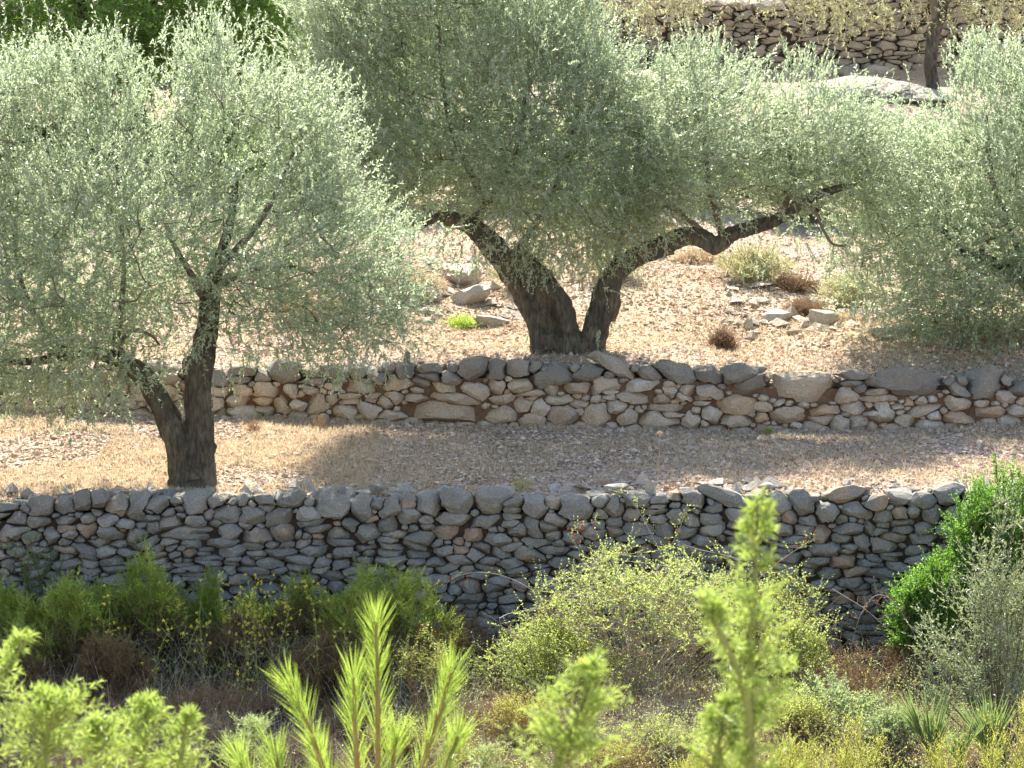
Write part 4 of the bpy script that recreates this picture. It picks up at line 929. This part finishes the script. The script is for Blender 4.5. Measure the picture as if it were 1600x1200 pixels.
# yellow flower stalks
FS = "yellow flowering weed stalks in the left gully"
FL = []
def stalk(label, pts, Y, seed, nf=26, name="flower_stalk", fl=True):
    rg = np.random.default_rng(seed); pp = [P(a, b, Y) for a, b in pts]; b = pp[0].copy(); zb = Hs(b[0], Y); pp = [np.array([b[0] + .02, Y, zb])] + pp if b[2] - zb > .1 else pp
    b = pp[0]; o = thing(name, label, "weed", b, FS); g, gl = Geo(), Geo()
    c = tube(g, pp, np.linspace(.005, .0022, len(pp)), 4, close=False, res=6)
    ii = rg.integers(int(len(c) * .35), len(c), nf); d = norm(rg.normal(size=(nf, 3)) * [1, .7, .5] + [0, 0, .7]); ln_ = rg.uniform(.04, .2, nf)
    e = c[ii] + d * ln_[:, None]; prisms(g, c[ii], e, .0018, .0012)
    k = 5; pos = np.repeat(c[ii], k, 0); ax = rand_dirs(len(pos)); leaf_quads(gl, pos, ax, rand_dirs(len(pos)), rg.uniform(.012, .026, len(pos)), np.full(len(pos), .013), rg.uniform(0, 1, len(pos)), .1)
    g.build("stem", M_gstem, o, origin=b); gl.build("leaves", M_yell, o, origin=b)
    for q in e:
        if not FL:
            gf = Geo(); pos = np.zeros((7, 3)); leaf_quads(gf, pos, rand_dirs(7), rand_dirs(7), np.full(7, .022), np.full(7, .015), rg.uniform(0, 1, 7), .1); f_ = gf.build("flower", M_flower, o); FL.append(f_)
        else: f_ = FL[0].copy(); COL.objects.link(f_); f_.parent = o
        f_.location = tuple(q - b); f_.rotation_euler = tuple(rg.uniform(0, 3, 3))
for i, (pts, Y, nf, lab) in enumerate([([(240, 1080), (248, 1020), (262, 985), (248, 955)], -3.0, 10, "short two-headed yellow flower stalk under the tallest heath bush"), ([(405, 1110), (400, 1020), (395, 950), (403, 905)], -2.8, 46, "tallest yellow flower stalk, thick with blooms, left of centre in the gully"),
        ([(385, 1110), (388, 1040), (380, 980), (375, 930)], -2.7, 26, "yellow flower stalk just left of the tallest one"), ([(440, 1100), (436, 1020), (450, 960), (445, 925)], -2.9, 24, "yellow-green stalk right of the tallest flower stalk"),
        ([(498, 1090), (495, 1010), (490, 950), (478, 925)], -2.9, 20, "slim yellow-tipped stalk left of the pine shoots"), ([(310, 1100), (318, 1040), (312, 960), (322, 880)], -2.6, 8, "tall nearly bare stalk before the narrow heath sprig"),
        ([(545, 1040), (540, 1000), (535, 980)], -3.1, 9, "short yellow-tipped sprig touching the left pine shoot"), ([(262, 1110), (285, 1050), (305, 985), (330, 980)], -3.0, 8, "leaning green stalk under the withered heath bush"),
        ([(380, 1140), (378, 1080), (384, 1040)], -3.4, 14, "low weed stalk in front of the tallest flower stalk"), ([(166, 1090), (170, 1000), (172, 930)], -2.6, 14, "thin grey stalk between the two left heath bushes")]):
    stalk(lab, pts, Y, 800 + i, nf)
def pale_stems():
    g = Geo(); n = 320; rg = np.random.default_rng(44); x = rg.uniform(-6.2, 6.4, n); y = rg.uniform(-4.6, -.5, n); z = H(x, y); h = rg.uniform(.25, .75, n)
    a = np.stack([x, y, z], -1); m = a + np.stack([rg.normal(size=n) * .06, rg.normal(size=n) * .06, h * .5], -1); b = m + np.stack([rg.normal(size=n) * .09, rg.normal(size=n) * .09, h * .5], -1)
    prisms(g, a, m, .003, .0025); prisms(g, m, b, .0025, .0012)
    o = g.build("dry_stems", M_twigp); tag(o, "thin pale dry stems standing in the shaded gully", "dry stems", kind="stuff")
pale_stems()
strew("gully_grass", "dull brown and green grass at the bottom of the gully", "grass", [(-7.5, 7.5, -6.5, 0, 42000)], .16, .007, M_heathb, 19, 1.0, -.5)

def undergrowth(name, label, x0, x1, y0, y1, n, hmax, m, k, L, W, seed):
    rg = np.random.default_rng(seed); x = rg.uniform(x0, x1, n); y = rg.uniform(y0, y1, n); z = H(x, y) + rg.uniform(0, 1, n) ** 1.5 * hmax * (.6 + .5 * noise(np.stack([x, y, 0 * x], -1), .9, seed))
    gl = Geo(); gs = Geo(); p = np.stack([x, y, np.maximum(z, H(x, y))], -1); d = norm(rg.normal(size=(n, 3)) * [.7, .7, .4] + [0, 0, .7])
    twigs(gl, gl, p, d, rg.uniform(.1, .35, n), k, L, W, .8, rstem=.0018, bend=.25, mats=1)
    o = gl.build(name, [m, M_twigp]); tag(o, label, "undergrowth", kind="stuff")
undergrowth("undergrowth", "tangled small-leaved yellow-green undergrowth filling the right half of the gully", -.6, 7.5, -7.5, -1.2, 5200, .5, M_rose, 8, .024, .014, 61)
undergrowth("undergrowth", "shaded tangle of thin green and brown weeds filling the left half of the gully", -7.5, -.3, -7.0, -.8, 3600, .55, M_heathb, 9, .03, .008, 62)
undergrowth("undergrowth", "bright green heathy sprigs mixed along the foot of the nearest wall, left half", -6.5, -.4, -3.2, -.5, 2300, .75, M_heath, 14, .026, .008, 64)
undergrowth("undergrowth", "sparse greyish weeds mixed through the left half of the gully", -7.5, 1.5, -6.5, -1.4, 1500, .7, M_wild, 8, .028, .011, 63)
# small plants on the first terrace
def seedhead():
    Y = 1.0; b = P(1026, 756, Y); b[2] = Hs(b[0], Y); o = thing("dry_seed_stalk", "single dry stalk with round tan seed head standing on the middle terrace", "dried flower", b); g = Geo()
    t = P(1031, 680, Y); tube(g, [b, (b + t) / 2 + [.008, 0, 0], t], [.004, .003, .003], 5); g.build("stem", M_straw, o, origin=b)
    g = Geo(); rock_geo(g, t + [0, 0, .015], (.036, .036, .05), 0, 3, .4, 0, 10, 8, .05); sp = rand_dirs(40); sp[:, 2] = np.abs(sp[:, 2]); leaf_quads(g, np.tile(t + [0, 0, .02], (40, 1)), sp, rand_dirs(40), np.full(40, .035), np.full(40, .006), np.full(40, .4)); g.build("seed_head", M_straw, o, origin=b)
seedhead()
TT = "small tufts on the middle terrace"
for i, (px, Y, top, hw, m, lab) in enumerate([(815, .9, 735, 22, M_yell, "small yellow-green weed on the middle terrace, left of the reddish tuft"), (905, .7, 738, 38, M_dead, "reddish dry tuft on the middle terrace behind the nearest wall"), (1060, .6, 752, 30, M_dead, "orange dry tuft beside the foot of the dry seed stalk"),
        (940, .9, 745, 18, M_straw, "pale straw tuft right of the reddish one"), (500, 3.9, 640, 14, M_dead, "thin brown tuft at the foot of the ochre wall, left part"), (395, 3.6, 650, 10, M_dead, "thin brown tuft left of the ochre wall's square stones"),
        (1200, 4.2, 664, 8, M_heath, "little green tuft at the foot of the ochre wall"), (545, 1.4, 735, 16, M_straw, "bleached tuft behind the nearest wall, right of the forked trunk")]):
    shrub("dry_tuft", lab, "weed", px, top, hw, Y, m, M_straw, 850 + i, nst=14, per=7, k=8, L=.02, W=.006, ang=.5, tl=(.03, .07), rs=.002, rt=.001, up=.5, t0=.2, group=TT)
TS = "weeds and tufts on the slope behind the ochre wall"
for i, (px, Y, top, hw, m, lab) in enumerate([(1255, 8.0, 470, 34, M_dead, "orange-brown weed behind the slope boulders"), (1320, 7.6, 500, 28, M_straw, "tan weed between the slope boulders and the right-hand olive"), (720, 7.2, 505, 24, M_heath, "fresh green weed left of the V-shaped trunk"),
        (1130, 6.4, 515, 10, M_dead, "upright brown weed in front of the slope, right of the V-shaped trunk"), (1010, 12.5, 345, 60, M_straw, "straw coloured thicket under the right limb of the V-shaped olive"), (1090, 11, 390, 40, M_straw, "dry grass clump on the slope below the right limb's elbow"),
        (1170, 10.5, 395, 36, M_dead, "brown weed patch on the slope beneath the right limb"), (880, 13, 350, 70, M_olive_far, "dull green bush seen through the V of the olive"), (700, 14, 330, 70, M_olive_far, "dull green bush seen between the two main olives"), (1290, 14, 340, 60, M_olive_far, "olive-brown bush behind the tip of the right limb"),
        (820, 8.8, 375, 60, M_olive_far, "grey-green thicket just behind the V of the olive"), (955, 9.2, 352, 55, M_olive_far, "thin olive coloured bush framed by the V-shaped limbs"), (1180, 9.6, 372, 70, M_olive_far, "hanging grey-green thicket uphill, beneath the right limb's far half"),
        (1330, 8.4, 405, 60, M_olive_far, "shaded olive coloured thicket left of the right-hand olive"), (640, 8.6, 410, 60, M_straw, "pale thicket uphill between the left olive and the V-shaped trunk"), (480, 7.6, 440, 70, M_straw, "pale scrub behind the left olive, low right side"), (560, 12, 430, 60, M_straw, "pale dry thicket seen through the left olive's right side"), (400, 13, 400, 70, M_straw, "pale dry thicket seen through the left olive's middle"), (1240, 9.5, 430, 40, M_dead, "dead twiggy bush uphill of the slope boulders")]):
    shrub("dry_weed", lab, "weed", px, top, hw, Y, m, M_twigp, 870 + i, nst=60, per=20, k=10, L=.045, W=.012, ang=.6, tl=(.08, .2), rs=.003, rt=.0015, up=.5, t0=.15, group=TS)

BT = "thickets far up the slope behind the olives"
for i, (px, Y, top, hw, m, lab) in enumerate([(-20, 15.5, 120, 130, M_ever, "dark evergreen bush uphill behind the left olive, at the left edge"), (150, 16, 130, 130, M_ever, "dark evergreen bush uphill behind the left olive's forked trunk side"),
        (330, 15.5, 130, 120, M_ever, "dark evergreen bush uphill behind the left olive's tallest shoots"), (470, 14.5, 150, 120, M_ever, "dark evergreen bush uphill between the left olive and the V-shaped olive"),
        (620, 14, 140, 120, M_wild, "grey-green bush uphill behind the left side of the V-shaped olive"), (780, 15, 130, 130, M_wild, "grey-green bush uphill behind the middle of the V-shaped olive"),
        (930, 14.5, 160, 110, M_wild, "grey-green bush uphill behind the fork of the V-shaped olive's crown"), (1090, 14.5, 175, 110, M_wild, "grey-green bush uphill behind the right limb of the V-shaped olive"),
        (1260, 14, 180, 120, M_wild, "grey-green bush uphill, between the V-shaped and the right-hand olive"), (1440, 14.5, 190, 120, M_wild, "grey-green bush uphill behind the right-hand olive"), (1590, 15, 150, 110, M_wild, "grey-green bush uphill at the right edge")]):
    shrub("thicket", lab, "bush", px, top, hw, Y, m, M_twig, 990 + i, nst=70, per=34, k=14, L=.075, W=.03, ang=.8, tl=(.15, .4), rs=.012, rt=.003, up=.4, t0=.2, group=BT, depth=.7)

# ------------------------------------------------------------------ foreground: young pine and junipers close to the camera
def pine():
    Y = -32.0; b = P(590, 1300, Y); b[2] = Hs(b[0], Y); s = scale(Y)
    o = thing("young_pine", "young pine with long bright yellow-green needles, out of focus at the bottom left of centre", "pine tree", b)
    rg = np.random.default_rng(9); hub = P(590, 1400, Y); gw = Geo(); tube(gw, [b, (b + hub) / 2 + [.03, .02, 0], hub, P(588, 1250, Y)], [.035, .028, .02, .008], 10); gw.build("trunk", M_twigr, o, smooth=True, origin=b)
    sh = [((452, 1070), (480, 1130), (508, 1210), (540, 1300), 0), ((587, 968), (590, 1060), (590, 1160), (590, 1300), .0), ((553, 1058), (554, 1120), (560, 1210), (575, 1300), -.12), ((705, 1050), (688, 1110), (660, 1195), (620, 1300), .03),
          ((430, 1178), (440, 1220), (470, 1270), (540, 1330), -.15), ((716, 1150), (700, 1190), (680, 1240), (630, 1320), .18), ((620, 1150), (612, 1200), (606, 1250), (600, 1300), .2), ((500, 1180), (515, 1220), (540, 1270), (570, 1320), .2),
          ((375, 1190), (400, 1240), (450, 1300), (540, 1360), .1)]
    for (t, m1, m2, e, dy) in sh:
        g, gl = Geo(), Geo(); pp = [P(*e, Y), P(*m2, Y + dy * .7), P(*m1, Y + dy), P(*t, Y + dy)]
        c = tube(g, pp, [.008, .006, .005, .003], 7, close=True, res=12)
        n = 120; u = rg.uniform(.12, 1, n) ** .85 * (len(c) - 1.001); lo = u.astype(int); p = c[lo] + (c[lo + 1] - c[lo]) * (u - lo)[:, None]; tg = norm(c[lo + 1] - c[lo])
        for rep in range(2):
            perp = norm(np.cross(tg, rand_dirs(n))); n = len(p); a = rg.uniform(.25, .62, n)[:, None]; ax = norm(tg * np.cos(a) + perp * np.sin(a)); ll = rg.uniform(.065, .10, n)
            # needle: thin blade bent a little towards its tip
            leaf_quads(gl, p, ax, norm(np.cross(ax, rand_dirs(n))), ll, np.full(n, .0019), rg.uniform(0, 1, n), .3, .5)
        sobj = g.build("shoot", M_twigr, o, smooth=True, origin=b); gl.build("needles", M_pine, sobj, origin=b)
pine()

def juniper(label, Y, spine, width, seed, ntw, mat=None, L=.019, name="juniper_bush", low=1.0, tl=(.04, .085), group="junipers close to the camera", W=.0030, k=20):
    """spine: pixel points from the tip down; width px at each; short ascending sprays all round"""
    rg = np.random.default_rng(seed); s = scale(Y); pp = [P(a, b, Y) for a, b in spine][::-1]; wd = np.array(width[::-1]) * .6 / s
    b = pp[0].copy(); zb = Hs(b[0], Y); b = np.array([b[0], Y, zb]); o = thing(name, label, "juniper", b, group)
    ntw = int(ntw * .23); gw, gl = Geo(), Geo(); tube(gw, [b, (b + pp[0]) / 2 + [.02, 0, 0]] + pp, [.012, .008] + list(np.linspace(.005, .001, len(pp))), 7, res=4)
    pa = np.array(pp); u = rg.uniform(0, 1, ntw * 8) * (len(pa) - 1.001); wu = np.interp(u, np.arange(len(pa)), wd); u = u[rg.random(len(u)) < wu / wd.max()][:ntw]; u = np.concatenate([u, len(pa) - 1.001 - rg.uniform(0, 1, 12) ** 1.5 * .9]); ntw = len(u); lo = u.astype(int); fr = (u - lo)[:, None]; c = pa[lo] * (1 - fr) + pa[lo + 1] * fr; ww = wd[lo] * (1 - fr[:, 0]) + wd[lo + 1] * fr[:, 0]
    a = rg.uniform(0, 6.28, ntw); out = np.stack([np.cos(a), np.sin(a), rg.uniform(.1, .7, ntw)], -1); rr = ww * .8 * rg.uniform(0, 1, ntw)
    tip = c + out * rr[:, None]
    prisms(gw, c - [0, 0, .01], tip, .0016, .001)
    d = norm(out * 1.0 + [0, 0, .3] + rg.normal(size=(ntw, 3)) * .25)
    ll = rg.uniform(tl[0], tl[1], ntw) * np.clip(ww / .05, .22, 1.0)
    twigs(gl, gw, tip, d, ll, k, L, W, 1.0, rstem=.0012, bend=.1, t0=0.0, fold=.3, jit=.3, shrink=.2)
    gw.build("stems", M_gstem, o, origin=b); gl.build("foliage", mat or M_juni, o, origin=b)
juniper("tall blurred juniper spire rising in front of the nearest wall, right of centre", -35.7, [(1182, 780), (1182, 850), (1180, 930), (1172, 1010), (1178, 1090), (1170, 1160), (1175, 1290)], [6, 34, 45, 75, 60, 60, 120], 901, 380)
juniper("side branch cluster of juniper reaching left of the tall spire", -35.8, [(1105, 945), (1125, 985), (1150, 1040), (1170, 1110), (1175, 1290)], [6, 22, 30, 35, 40], 902, 110)
juniper("low juniper leader at the foot of the tall spire, left side", -35.7, [(1135, 1100), (1125, 1150), (1120, 1200), (1120, 1300)], [8, 36, 60, 80], 903, 120)
juniper("blurred juniper top at the bottom centre, left of the tall spire", -35.7, [(925, 1035), (915, 1080), (900, 1130), (880, 1180), (870, 1300)], [8, 45, 70, 95, 120], 904, 330)
juniper("juniper spray at the left edge, highest on that side", -34.4, [(38, 1000), (10, 1045), (-20, 1080), (-30, 1180), (-30, 1300)], [6, 30, 60, 100, 120], 905, 250)
juniper("dense juniper top at the lower left, beside the edge spray", -34.6, [(70, 1085), (80, 1110), (75, 1130), (70, 1180), (70, 1300)], [8, 50, 80, 110, 120], 906, 420)
juniper("juniper leader at the lower left with reddish tip, left of the pine", -34.3, [(228, 1095), (228, 1120), (225, 1150), (225, 1200), (225, 1300)], [5, 34, 60, 90, 100], 907, 330)
juniper("juniper sprig at the bottom left, between the dense top and the leader", -34.5, [(150, 1130), (150, 1155), (150, 1190), (150, 1300)], [6, 45, 70, 80], 908, 260)
juniper("small juniper tip right of the leader, before the pine", -34.4, [(292, 1115), (288, 1150), (280, 1200), (270, 1300)], [5, 26, 50, 80], 909, 150)
juniper("grey-green soft bush at the bottom edge, left of the pine shoots", -30.0, [(395, 1130), (390, 1160), (385, 1200), (385, 1290)], [10, 50, 80, 100], 910, 330, M_junig, .02, tl=(.04, .1))
juniper("soft green sprig at the bottom edge, right of the pine shoots", -30.0, [(760, 1175), (755, 1200), (750, 1290)], [10, 50, 80], 911, 150, M_junig, .02, tl=(.04, .1))
